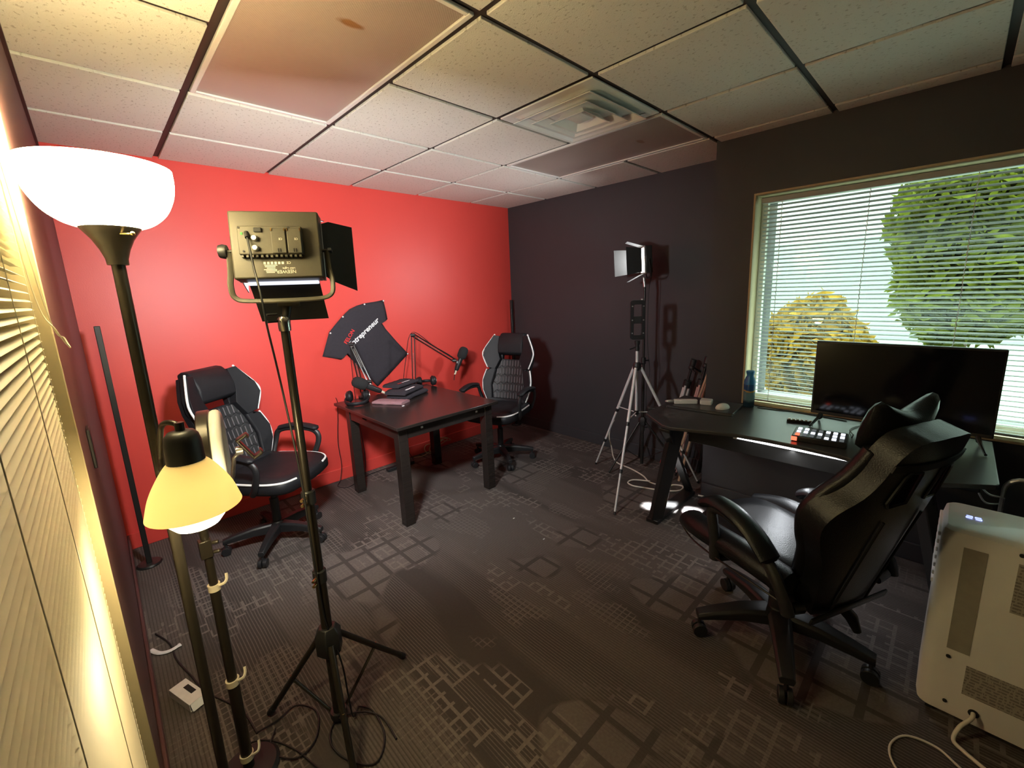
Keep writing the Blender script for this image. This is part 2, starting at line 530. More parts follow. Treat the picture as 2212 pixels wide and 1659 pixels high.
class MB:
    def __init__(self):
        self.v, self.f = [], []

    def add(self, vs, fs, mat=None):
        o = len(self.v)
        for p in vs:
            p = Vector(p)
            self.v.append(mat @ p if mat is not None else p)
        self.f += [[o + i for i in f] for f in fs]
        return self

    def box(self, c, s, mat=None):
        c = Vector(c)
        vs = [(c.x + s[0] * a / 2, c.y + s[1] * b / 2, c.z + s[2] * d / 2) for d in (-1, 1) for b in (-1, 1) for a in (-1, 1)]
        fs = [(0, 2, 3, 1), (4, 5, 7, 6), (0, 1, 5, 4), (2, 6, 7, 3), (0, 4, 6, 2), (1, 3, 7, 5)]
        return self.add(vs, fs, mat)

    def span(self, lo, hi, mat=None):
        return self.box([(a + b) / 2 for a, b in zip(lo, hi)], [abs(b - a) for a, b in zip(lo, hi)], mat)

    def tube(self, pts, r, n=10, closed=False, mat=None, flat=1.0):
        P = [Vector(p) for p in pts]
        m = len(P)
        rr = r if isinstance(r, (list, tuple)) else [r] * m
        tang = []
        for i in range(m):
            a = P[i - 1] if (i > 0 or closed) else P[i]
            b = P[(i + 1) % m] if (i < m - 1 or closed) else P[i]
            t = b - a
            tang.append(t.normalized() if t.length > 1e-9 else Vector((0, 0, 1)))
        up = Vector((0, 0, 1)) if abs(tang[0].z) < 0.9 else Vector((1, 0, 0))
        nrm = tang[0].cross(up).normalized()
        vs = []
        for i in range(m):
            t = tang[i]
            nrm = (nrm - t * nrm.dot(t))
            nrm = nrm.normalized() if nrm.length > 1e-6 else t.orthogonal().normalized()
            bn = t.cross(nrm)
            for k in range(n):
                a = 2 * PI * k / n
                vs.append(P[i] + (nrm * math.cos(a) + bn * math.sin(a) * flat) * rr[i])
        fs = []
        for i in range(m if closed else m - 1):
            j = (i + 1) % m
            for k in range(n):
                k2 = (k + 1) % n
                fs.append((i * n + k, j * n + k, j * n + k2, i * n + k2))
        if not closed:
            fs.append(tuple(range(n)))
            fs.append(tuple(reversed(range((m - 1) * n, m * n))))
        return self.add(vs, fs, mat)

    def cyl(self, p0, p1, r0, r1=None, n=16, mat=None):
        return self.tube([p0, p1], [r0, r0 if r1 is None else r1], n, mat=mat)

    def lathe(self, prof, n=32, mat=None, loop=False):
        vs, fs = [], []
        for r, z in prof:
            for k in range(n):
                a = 2 * PI * k / n
                vs.append((r * math.cos(a), r * math.sin(a), z))
        m = len(prof)
        for i in range(m if loop else m - 1):
            j = (i + 1) % m
            for k in range(n):
                k2 = (k + 1) % n
                fs.append((i * n + k, i * n + k2, j * n + k2, j * n + k))
        if not loop:
            fs.append(tuple(reversed(range(n))))
            fs.append(tuple(range((m - 1) * n, m * n)))
        return self.add(vs, fs, mat)

    def ell(self, c, r, nu=20, nv=12, mat=None):
        c = Vector(c)
        vs, fs = [], []
        for i in range(1, nv):
            b = PI * i / nv
            for k in range(nu):
                a = 2 * PI * k / nu
                vs.append((c.x + r[0] * math.sin(b) * math.cos(a), c.y + r[1] * math.sin(b) * math.sin(a), c.z - r[2] * math.cos(b)))
        vs += [(c.x, c.y, c.z - r[2]), (c.x, c.y, c.z + r[2])]
        q = (nv - 1) * nu
        for i in range(nv - 2):
            for k in range(nu):
                k2 = (k + 1) % nu
                fs.append((i * nu + k, i * nu + k2, (i + 1) * nu + k2, (i + 1) * nu + k))
        for k in range(nu):
            k2 = (k + 1) % nu
            fs.append((q, k2, k))
            fs.append((q + 1, (nv - 2) * nu + k, (nv - 2) * nu + k2))
        return self.add(vs, fs, mat)

    def prism(self, poly, h0, h1, fn=None, mat=None):
        fn = fn or (lambda u, v, w: (u, v, w))
        m = len(poly)
        vs = [fn(u, v, h0) for u, v in poly] + [fn(u, v, h1) for u, v in poly]
        fs = [tuple(reversed(range(m))), tuple(range(m, 2 * m))]
        fs += [(i, (i + 1) % m, m + (i + 1) % m, m + i) for i in range(m)]
        return self.add(vs, fs, mat)

    def build(self, name, mat, parent=None, bevel=0, seg=2, sub=0, angle=40, solid=0, origin=None):
        """One mesh object; with origin, the coordinates given were world ones and become local to it."""
        me = D.meshes.new(name)
        vs = self.v
        if origin is not None:
            o = Vector(origin)
            vs = [p - o for p in vs]
        me.from_pydata([tuple(p) for p in vs], [], self.f)
        bm = bmesh.new()
        bm.from_mesh(me)
        bmesh.ops.recalc_face_normals(bm, faces=bm.faces)
        bm.to_mesh(me)
        bm.free()
        me.materials.append(mat)
        for p in me.polygons:
            p.use_smooth = True
        me.set_sharp_from_angle(angle=math.radians(angle))
        ob = D.objects.new(name, me)
        COL.objects.link(ob)
        if parent is not None:
            ob.parent = parent
        elif origin is not None:
            ob.location = origin
        if solid:
            md = ob.modifiers.new('thickness', 'SOLIDIFY')
            md.thickness = solid
            md.offset = 0
        if bevel:
            md = ob.modifiers.new('bevel', 'BEVEL')
            md.width = bevel
            md.segments = seg
            md.limit_method = 'ANGLE'
            md.angle_limit = math.radians(35)
        if sub:
            md = ob.modifiers.new('subdivision', 'SUBSURF')
            md.levels = md.render_levels = sub
        return ob


def tag(o, label, cat, group=None):
    o['label'] = label
    o['category'] = cat
    if group:
        o['group'] = group
    return o


def thing(name, label, cat, loc=(0, 0, 0), rotz=0.0, group=None):
    o = D.objects.new(name, None)
    COL.objects.link(o)
    o.empty_display_size = 0.05
    o.location = loc
    o.rotation_euler = (0, 0, rotz)
    return tag(o, label, cat, group)


def struct(name, mb, mat, **k):
    o = mb.build(name, mat, **k)
    o['kind'] = 'structure'
    return o


def face_rot(f):
    """rotation about z that turns local +Y towards f"""
    return math.atan2(-f[0], f[1])


def plate(outer, holes, h0, h1, fn, name, mat, parent, bevel=0.0, step=0.04):
    """flat outline with holes, extruded between h0 and h1, then bent by fn(u,v,w)"""
    cu = D.curves.new(name, 'CURVE')
    cu.dimensions = '2D'
    cu.fill_mode = 'BOTH'
    cu.extrude = abs(h1 - h0) / 2
    for loop in [outer] + list(holes):
        sp = cu.splines.new('POLY')
        sp.points.add(len(loop) - 1)
        for q, (u, v) in zip(sp.points, loop):
            q.co = (u, v, 0, 1)
        sp.use_cyclic_u = True
    tmp = D.objects.new(name, cu)
    COL.objects.link(tmp)
    dg = bpy.context.evaluated_depsgraph_get()
    me = D.meshes.new_from_object(tmp.evaluated_get(dg))
    D.objects.remove(tmp)
    D.curves.remove(cu)
    bm = bmesh.new()
    bm.from_mesh(me)
    bmesh.ops.remove_doubles(bm, verts=bm.verts, dist=1e-5)
    u0, u1 = min(u for u, v in outer), max(u for u, v in outer)
    k = math.floor(u0 / step) + 1
    while step and k * step < u1 - 1e-4:
        bmesh.ops.bisect_plane(bm, geom=bm.verts[:] + bm.edges[:] + bm.faces[:], dist=1e-5, plane_co=(k * step, 0, 0), plane_no=(1, 0, 0))
        k += 1
    mid = (h0 + h1) / 2
    for v in bm.verts:
        v.co = Vector(fn(v.co.x, v.co.y, v.co.z + mid))
    bmesh.ops.recalc_face_normals(bm, faces=bm.faces)
    bm.to_mesh(me)
    bm.free()
    me.name = name
    me.materials.clear()
    me.materials.append(mat)
    for p in me.polygons:
        p.use_smooth = True
    me.set_sharp_from_angle(angle=math.radians(40))
    ob = D.objects.new(name, me)
    COL.objects.link(ob)
    if parent is not None:
        ob.parent = parent
    if bevel:
        md = ob.modifiers.new('bevel', 'BEVEL')
        md.width, md.segments, md.limit_method, md.angle_limit = bevel, 2, 'ANGLE', math.radians(50)
    return ob


def text_part(txt, size, mat4, mat, parent, name, extrude=0.0006, shear=0.0, bold=0.0):
    """lettering as a thin mesh; mat4 takes text x/y/z to the parent's frame"""
    cu = D.curves.new(name, 'FONT')
    cu.body = txt
    cu.size = size
    cu.shear = shear
    cu.extrude = extrude
    cu.offset = bold
    cu.resolution_u = 2
    tmp = D.objects.new(name, cu)
    COL.objects.link(tmp)
    dg = bpy.context.evaluated_depsgraph_get()
    me = D.meshes.new_from_object(tmp.evaluated_get(dg))
    D.objects.remove(tmp)
    D.curves.remove(cu)
    me.transform(mat4)
    me.name = name
    me.materials.clear()
    me.materials.append(mat)
    ob = D.objects.new(name, me)
    COL.objects.link(ob)
    ob.parent = parent
    return ob


def frame(o, x, y, z):
    """matrix from local axes x, y, z (vectors) at o"""
    x, y, z = Vector(x).normalized(), Vector(y).normalized(), Vector(z).normalized()
    return Matrix(((x.x, y.x, z.x, o[0]), (x.y, y.y, z.y, o[1]), (x.z, y.z, z.z, o[2]), (0, 0, 0, 1)))


def copy_tree(o, parent=None):
    kids = [c for c in D.objects if c.parent == o]
    c = o.copy()
    COL.objects.link(c)
    c.parent = parent
    for k in kids:
        copy_tree(k, c)
    return c

# ================================================================ the room
XL, YF, ZC = -3.45, -5.20, 2.416
WY0, WY1, WZ0, WZ1 = -4.36, -2.615, 0.745, 2.07      # window opening

struct('floor', MB().span((-3.6, -5.3, -0.06), (0.1, 0.1, 0)), M['carpet'])
struct('wall_back', MB().span((-3.55, 0, 0), (0.1, 0.1, 2.55)), M['red'])
struct('wall_right', MB().span((0, -2.40, 0), (0.1, 0, 2.55)), M['black_wall'])
w = MB()
w.span((-0.39, WY1, 0), (0.1, -2.375, 2.55))
w.span((-0.39, WY0, 0), (0.1, WY1, WZ0))
w.span((-0.39, WY0, WZ1), (0.1, WY1, 2.55))
w.span((-0.39, -5.3, 0), (0.1, WY0, 2.55))
struct('wall_window', w, M['black_wall'])
w = MB()
LW0, LW1, LWZ0, LWZ1, LXO = -4.30, -2.17, 0.16, 2.06, -3.60      # left window opening
w.span((LXO, LW1, 0), (XL, 0, 2.55))
w.span((LXO, LW0, 0), (XL, LW1, LWZ0))
w.span((LXO, LW0, LWZ1), (XL, LW1, 2.55))
w.span((LXO, -5.3, 0), (XL, LW0, 2.55))
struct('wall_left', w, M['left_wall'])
struct('wall_dark_backing', MB().span((-3.70, -5.3, 0), (-3.64, 0, 2.55)), M['gap'])  # unseen dark panel added behind the left window to keep sky light out
struct('wall_front', MB().span((XL, -5.3, 0), (-0.39, YF, 2.55)), M['black_wall'])


def skirting(name, lo, hi, mat):
    struct(name, MB().span(lo, hi), mat, bevel=0.004)


skirting('baseboard_back', (XL, -0.012, 0), (0, 0, 0.105), M['red'])
skirting('baseboard_right', (-0.012, -2.375, 0), (0, -0.012, 0.105), M['black_wall'])
skirting('baseboard_window', (-0.402, -5.2, 0), (-0.39, -2.375, 0.105), M['black_wall'])
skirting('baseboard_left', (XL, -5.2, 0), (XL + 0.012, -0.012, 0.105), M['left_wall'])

# ceiling: tiles dropped 12 mm below a dark grid
T = 0.6096
gx = lambda i: -2.957 + T * i
gy = lambda j: 0.05 - T * j
taken = {(0, 2), (0, 3), (3, 2), (3, 3), (2, 3)}
c = MB()
for i in range(-1, 5):
    for j in range(0, 9):
        if (i, j) in taken:
            continue
        x0, x1 = gx(i) + 0.014, gx(i + 1) - 0.014
        y1, y0 = gy(j) - 0.014, gy(j + 1) + 0.014
        x0, x1, y0, y1 = max(x0, XL + 0.002), min(x1, -0.002), max(y0, YF), min(y1, -0.002)
        if x1 - x0 < 0.02 or y1 - y0 < 0.02:
            continue
        # the part of the last column beyond the window bay is inside the wall
        if x1 > -0.39 and y0 < -2.375:
            if y1 > -2.375:
                c.span((x0, -2.373, ZC), (x1, y1, ZC + 0.012))
            x1 = -0.392
            if x1 - x0 < 0.02:
                continue
            y1 = min(y1, -2.375)
        c.span((x0, y0, ZC), (x1, y1, ZC + 0.012))
struct('ceiling', c, M['tile'], bevel=0.0025)
struct('trim_1', MB().span((-3.55, -5.3, ZC + 0.0125), (0.1, 0.1, ZC + 0.03)), M['gap'])
struct('trim_2', MB().span((XL, YF, ZC - 0.022), (XL + 0.010, -0.002, ZC)), M['gap'])


# recessed lights with acrylic lenses, switched off
def troffer(i, j, label):
    x0, x1, y1, y0 = gx(i) + 0.014, gx(i + 1) - 0.014, gy(j) - 0.014, gy(j + 2) + 0.014
    cx, cy = (x0 + x1) / 2, (y0 + y1) / 2
    t = thing('ceiling_light', label, 'ceiling light', (cx, cy, ZC), 0, 'recessed ceiling lights')
    hx, hy, b = (x1 - x0) / 2, (y1 - y0) / 2, 0.020
    f = MB()
    for sx in (-1, 1):
        f.box((sx * (hx - b / 2), 0, 0.004), (b, 2 * hy, 0.012))
        f.box((0, sx * (hy - b / 2), 0.004), (2 * (hx - b) - 0.0005, b, 0.012))
    f.build('frame', M['white_frame'], t, bevel=0.003)
    MB().box((0, 0, 0.007), (2 * (hx - b) - 0.001, 2 * (hy - b) - 0.001, 0.005)).build('lens', M['lens'], t)
    return t


troffer(0, 2, 'large unlit recessed ceiling light with a brown stain, nearer the floor lamp')
troffer(3, 2, 'unlit recessed ceiling light beyond the air vent, near the black wall')

# ceiling air diffuser
vx, vy = (gx(2) + gx(3)) / 2, (gy(3) + gy(4)) / 2
t = thing('air_vent', 'square white stepped ceiling air vent beside the smaller ceiling light', 'air vent', (vx, vy, ZC))


def ring4(mb, r0, z0, r1, z1, th):
    """square funnel from half-size r0 at z0 to r1 at z1"""
    sq = lambda r, z: [(-r, -r, z), (r, -r, z), (r, r, z), (-r, r, z)]
    vs = sq(r0, z0) + sq(r1, z1) + sq(r0, z0 + th) + sq(r1, z1 + th)
    fs = []
    for k in range(4):
        k2 = (k + 1) % 4
        fs += [(k, k2, 4 + k2, 4 + k), (8 + k2, 8 + k, 12 + k, 12 + k2), (k2, k, 8 + k, 8 + k2), (4 + k, 4 + k2, 12 + k2, 12 + k)]
    return mb.add(vs, fs)


hv = T / 2 - 0.014
ring4(MB(), hv, -0.001, hv - 0.05, 0.002, 0.008).build('frame', M['white_frame'], t, bevel=0.002)
for k, (r0, r1) in enumerate(((0.232, 0.195), (0.165, 0.128), (0.098, 0.068))):
    b = MB()
    ring4(b, r0, -0.022 - 0.004 * k, r1, 0.002, 0.003)
    ring4(b, r0 + 0.012, -0.026 - 0.004 * k, r0, -0.022 - 0.004 * k, 0.003)
    b.build('louver', M['white_frame'], t)
MB().prism([(-0.05, -0.05), (0.05, -0.05), (0.05, 0.05), (-0.05, 0.05)], -0.012, -0.003).add(
    [(-0.05, -0.05, -0.012), (0.05, -0.05, -0.012), (0.05, 0.05, -0.012), (-0.05, 0.05, -0.012), (0, 0, -0.036)],
    [(0, 1, 4), (1, 2, 4), (2, 3, 4), (3, 0, 4)]).build('core', M['white_frame'], t)
MB().span((-hv + 0.01, -hv + 0.01, 0.006), (hv - 0.01, hv - 0.01, 0.011)).build('backing', M['white_frame'], t)

# ---------------------------------------------------------------- right window with its blind
wn = thing('window_1', 'wide daylit window behind the white blind and the television', 'window', (-0.30, (WY0 + WY1) / 2, WZ0))
wn['kind'] = 'structure'
oy = (WY0 + WY1) / 2
hy, hz = (WY1 - WY0) / 2, WZ1 - WZ0
b = MB()
b.span((-0.092, -hy, 0), (0.08, -hy + 0.012, hz))
b.span((-0.092, hy - 0.012, 0), (0.08, hy, hz))
b.span((-0.092, -hy + 0.012, hz - 0.012), (0.08, hy - 0.012, hz))
b.build('jamb', M['cream'], wn, bevel=0.002)
MB().span((-0.10, -hy + 0.012, 0), (0.08, hy - 0.012, 0.014)).build('sill', M['cream'], wn, bevel=0.003)
b = MB()
for s in (-1, 1):
    b.box((0.05, s * (hy - 0.03), hz / 2), (0.04, 0.035, hz - 0.03))
    b.box((0.05, 0, hz / 2 + s * (hz / 2 - 0.032)), (0.038, 2 * hy - 0.095, 0.035))
b.build('sash', M['white_frame'], wn, bevel=0.003)
MB().box((0.055, 0, hz / 2), (0.005, 2 * hy - 0.09, hz - 0.09)).build('pane', M['glass'], wn)

bl = thing('window_blind', 'wide white slatted blind across the daylit window above the desk', 'window blind', (-0.345, oy, WZ0 + 0.015))


def slats(y0, y1, z0, z1, pitch, width, tilt, sag=0.0035, n=5):
    mb = MB()
    z = z0
    while z < z1:
        prof = []
        for k in range(n):
            u = (k / (n - 1) - 0.5)
            a = u * width
            h = sag * (1 - (2 * u) ** 2)
            prof.append((a * math.cos(tilt) - h * math.sin(tilt), a * math.sin(tilt) + h * math.cos(tilt)))
        vs = [(p, y, z + q) for y in (y0, y1) for p, q in prof]
        mb.add(vs, [(k, k + 1, n + k + 1, n + k) for k in range(n - 1)])
        z += pitch
    return mb


bh = hz - 0.045
s_ = slats(-hy + 0.045, hy - 0.045, 0.030, bh - 0.035, 0.0245, 0.025, math.radians(-20), 0.004)
s_.build('slat_curtain', M['slat'], bl)
MB().box((0, 0, bh - 0.015), (0.036, 2 * hy - 0.07, 0.030)).build('head_rail', M['slat'], bl, bevel=0.003)
MB().box((0, 0, 0.012), (0.024, 2 * hy - 0.09, 0.012)).build('bottom_rail', M['slat'], bl, bevel=0.003)
for y in (-2.765, -3.179, -3.576, -4.0):
    b = MB()
    pts = []
    zz = 0.015
    k = 0
    while zz < bh - 0.03:
        pts.append((-0.0145 + 0.0022 * math.sin(k * PI / 2), y - oy + 0.0022 * math.cos(k * PI / 2), zz))
        zz += 0.007
        k += 1
    b.tube(pts, 0.0017, 5)
    b.build('ladder_cord', M['white_plastic'], bl)
MB().tube([(-0.022, -2.700 - oy, bh - 0.03), (-0.026, -2.705 - oy, 0.30)], 0.0028, 6).build('tilt_wand', M['glass'], bl)

# ---------------------------------------------------------------- left window, dark behind a cream blind
lyc = (LW0 + LW1) / 2
lh, lz = (LW1 - LW0) / 2, LWZ1 - LWZ0
wl = thing('window_2', 'unlit dark window in the cream recess at the left edge', 'window', (-3.52, lyc, LWZ0))
wl['kind'] = 'structure'
b = MB()
for s in (-1, 1):
    b.span((-0.07, s * lh, 0), (0.0715, s * (lh - 0.010), lz))
    b.box((0, 0, lz / 2 + s * (lz / 2 - 0.005)), (0.142, 2 * lh - 0.022, 0.010))
b.build('jamb', M['cream'], wl, bevel=0.002)
b = MB()
for s in (-1, 1):
    b.box((-0.055, s * (lh - 0.03), lz / 2), (0.03, 0.035, lz - 0.03))
    b.box((-0.055, 0, lz / 2 + s * (lz / 2 - 0.03)), (0.028, 2 * lh - 0.096, 0.035))
b.build('sash', M['cream'], wl, bevel=0.003)
MB().box((-0.058, 0, lz / 2), (0.004, 2 * lh - 0.09, lz - 0.09)).build('pane', M['glass'], wl)

LBX = -3.476
lb = thing('window_blind', 'cream slatted blind at the left edge, lit by the floor lamp', 'window blind', (LBX, lyc, LWZ0 + 0.012))
s_ = slats(-lh + 0.030, lh - 0.030, 0.02, lz - 0.06, 0.0165, 0.0200, math.radians(-20), 0.0025)
s_.build('slat_curtain', M['slat_cream'], lb)
MB().span((-0.012, -lh + 0.025, lz - 0.055), (0.012, lh - 0.025, lz - 0.024)).build('head_rail', M['slat_cream'], lb, bevel=0.003)
MB().span((-0.008, -lh + 0.030, 0.0), (0.008, lh - 0.030, 0.012)).build('bottom_rail', M['slat_cream'], lb, bevel=0.003)
for y in (-2.26, -2.55, -2.95, -3.9):
    MB().tube([(0.0108, y - lyc, 0.01), (0.0108, y - lyc, lz - 0.05)], 0.0007, 5).build('ladder_cord', M['slat_cream'], lb)
yy = lambda y: y - lyc
MB().tube(catmull([(0.012, yy(-2.32), lz - 0.06), (0.020, yy(-2.33), 1.42), (0.040, yy(-2.35), 1.33), (0.052, yy(-2.33), 1.295),
                   (0.046, yy(-2.28), 1.31), (0.030, yy(-2.30), 1.38), (0.012, yy(-2.31), lz - 0.06)], 8), 0.0012, 5).build('pull_cord', M['beige_plastic'], lb)

# ---------------------------------------------------------------- what the daylit window looks out on
struct('ground', MB().span((0.12, -16, -0.30), (22, 10, -0.2)), M['ground'])
tag(struct('facade', MB().span((12, -14, -0.2), (12.3, 8, 2.6)), M['facade']), 'building front far outside the daylit window', 'building')


def plant(name, label, cat, loc, trunk_h, r, leaf, blobs, seed):
    rnd = random.Random(seed)
    t = thing(name, label, cat, loc)
    b = MB()
    b.tube([(0, 0, 0), (0.03, 0.02, trunk_h * 0.6), (0, 0, trunk_h + r[2] * 0.4)], [0.09, 0.07, 0.03], 10)
    b.build('trunk', M['bark'], t)
    vs, fs = [], []
    for k in range(blobs):
        while True:
            d = Vector((rnd.uniform(-1, 1), rnd.uniform(-1, 1), rnd.uniform(-1, 1)))
            if 0.25 < d.length < 1:
                break
        lump = 1 + 0.10 * math.sin(5 * d.x + seed) * math.sin(6 * d.y) + 0.08 * math.sin(7 * d.z)
        c = Vector((d.x * r[0], d.y * r[1], d.z * r[2])) * lump + Vector((0, 0, trunk_h + r[2] * 0.7))
        a = Vector((rnd.gauss(0, 1), rnd.gauss(0, 1), rnd.gauss(0, 1))).normalized()
        bb = a.orthogonal().normalized()
        s = rnd.uniform(0.08, 0.13)
        o = len(vs)
        vs += [c - a * s, c + bb * s * 0.45 + a.cross(bb) * s * 0.15, c + a * s, c - bb * s * 0.45 + a.cross(bb) * s * 0.15]
        fs.append((o, o + 1, o + 2, o + 3))
    MB().add(vs, fs).build('foliage', leaf, t)


plant('tree', 'round green tree outside, glimpsed through the right of the blind', 'tree', (4.0, -3.65, -0.2), 1.28, (0.8, 0.8, 1.30), M['leaf_green'], 7000, 3)
plant('shrub', 'orange leafed shrub outside, glimpsed through the blind left of the television', 'shrub', (3.0, -2.33, -0.2), 0.24, (0.50, 0.57, 0.78), M['leaf_orange'], 3000, 5)

# ================================================================ furniture
# ---- podcast table
TX0, TX1, TY0, TY1, TZ = -2.14, -1.285, -1.165, -0.165, 0.715
t = thing('table', 'square black wooden table standing against the red wall', 'table', ((TX0 + TX1) / 2, (TY0 + TY1) / 2, 0))
cx, cy = (TX0 + TX1) / 2, (TY0 + TY1) / 2
MB().span((TX0 - cx, TY0 - cy, TZ - 0.022), (TX1 - cx, TY1 - cy, TZ)).build('tabletop', M['table_wood'], t, bevel=0.003)
LX0, LX1, LY0, LY1 = -2.108, -1.312, -1.115, -0.300
MB().span((LX0 - cx + 0.005, LY0 - cy + 0.005, TZ - 0.105), (LX1 - cx - 0.005, LY0 - cy + 0.025, TZ - 0.023)).build('apron', M['table_wood'], t)
MB().span((LX0 - cx + 0.005, LY1 - cy - 0.025, TZ - 0.105), (LX1 - cx - 0.005, LY1 - cy - 0.005, TZ - 0.023)).build('apron', M['table_wood'], t)
MB().span((LX0 - cx + 0.005, LY0 - cy + 0.026, TZ - 0.105), (LX0 - cx + 0.025, LY1 - cy - 0.026, TZ - 0.023)).build('apron', M['table_wood'], t)
MB().span((LX1 - cx - 0.025, LY0 - cy + 0.026, TZ - 0.105), (LX1 - cx - 0.005, LY1 - cy - 0.026, TZ - 0.023)).build('apron', M['table_wood'], t)
for lx in (LX0 + 0.034, LX1 - 0.034):
    for ly in (LY0 + 0.034, LY1 - 0.034):
        MB().span((lx - cx - 0.034, ly - cy - 0.034, 0), (lx - cx + 0.034, ly - cy + 0.034, TZ - 0.0225)).build('leg', M['table_wood'], t, bevel=0.003)
for x in (-1.93, -1.46):
    MB().box((x - cx, LY0 - cy + 0.0035, TZ - 0.055), (0.016, 0.004, 0.013)).build('sticker', M['paper'], t)
MB().box((LX0 - cx + 0.0035, -0.62 - cy, TZ - 0.05), (0.004, 0.06, 0.012)).build('pull_slot', M['black_matte'], t)


# ---- swivel chair base shared by all chairs
def star_base(t, leg_mat, r, hz, rot, caster_r=0.026, nleg=5, arch=0.035, w=0.030):
    for k in range(nleg):
        a = rot + 2 * PI * k / nleg
        d = Vector((math.cos(a), math.sin(a), 0))
        s = Vector((-d.y, d.x, 0))
        b = MB()
        P = [d * 0.02 + Vector((0, 0, hz)), d * (r * 0.45) + Vector((0, 0, hz - 0.004)), d * (r * 0.8) + Vector((0, 0, hz - arch * 0.6)), d * r + Vector((0, 0, hz - arch))]
        wd = [w, w * 0.85, w * 0.7, w * 0.6]
        th = [0.070, 0.055, 0.040, 0.030]
        vs = []
        for p, ww, tt in zip(P, wd, th):
            vs += [p + s * ww, p + s * ww * 0.7 + Vector((0, 0, 0.012)), p - s * ww * 0.7 + Vector((0, 0, 0.012)), p - s * ww, p - s * ww * 0.8 - Vector((0, 0, tt - 0.012)), p + s * ww * 0.8 - Vector((0, 0, tt - 0.012))]
        fs = [tuple(range(5, -1, -1)), tuple(range(18, 24))]
        for i in range(3):
            fs += [(i * 6 + q, i * 6 + (q + 1) % 6, (i + 1) * 6 + (q + 1) % 6, (i + 1) * 6 + q) for q in range(6)]
        b.add(vs, fs)
        leg = b.build('base_leg', leg_mat, t, bevel=0.003, angle=50)
        c = MB()
        e = d * (r - 0.012)
        for q in (-1, 1):
            o = e + s * q * 0.014
            c.cyl(o - s * 0.010 + Vector((0, 0, caster_r)), o + s * 0.010 + Vector((0, 0, caster_r)), caster_r, n=18)
        c.cyl(e + Vector((0, 0, caster_r)), e + Vector((0, 0, hz - arch - 0.004)), 0.008)
        c.build('caster', M['black_plastic'], leg, bevel=0.002)
    b = MB()
    b.lathe([(0.001, hz - 0.045), (0.040, hz - 0.045), (0.045, hz + 0.0), (0.034, hz + 0.02), (0.001, hz + 0.021)], 24)
    b.build('hub', leg_mat, t)


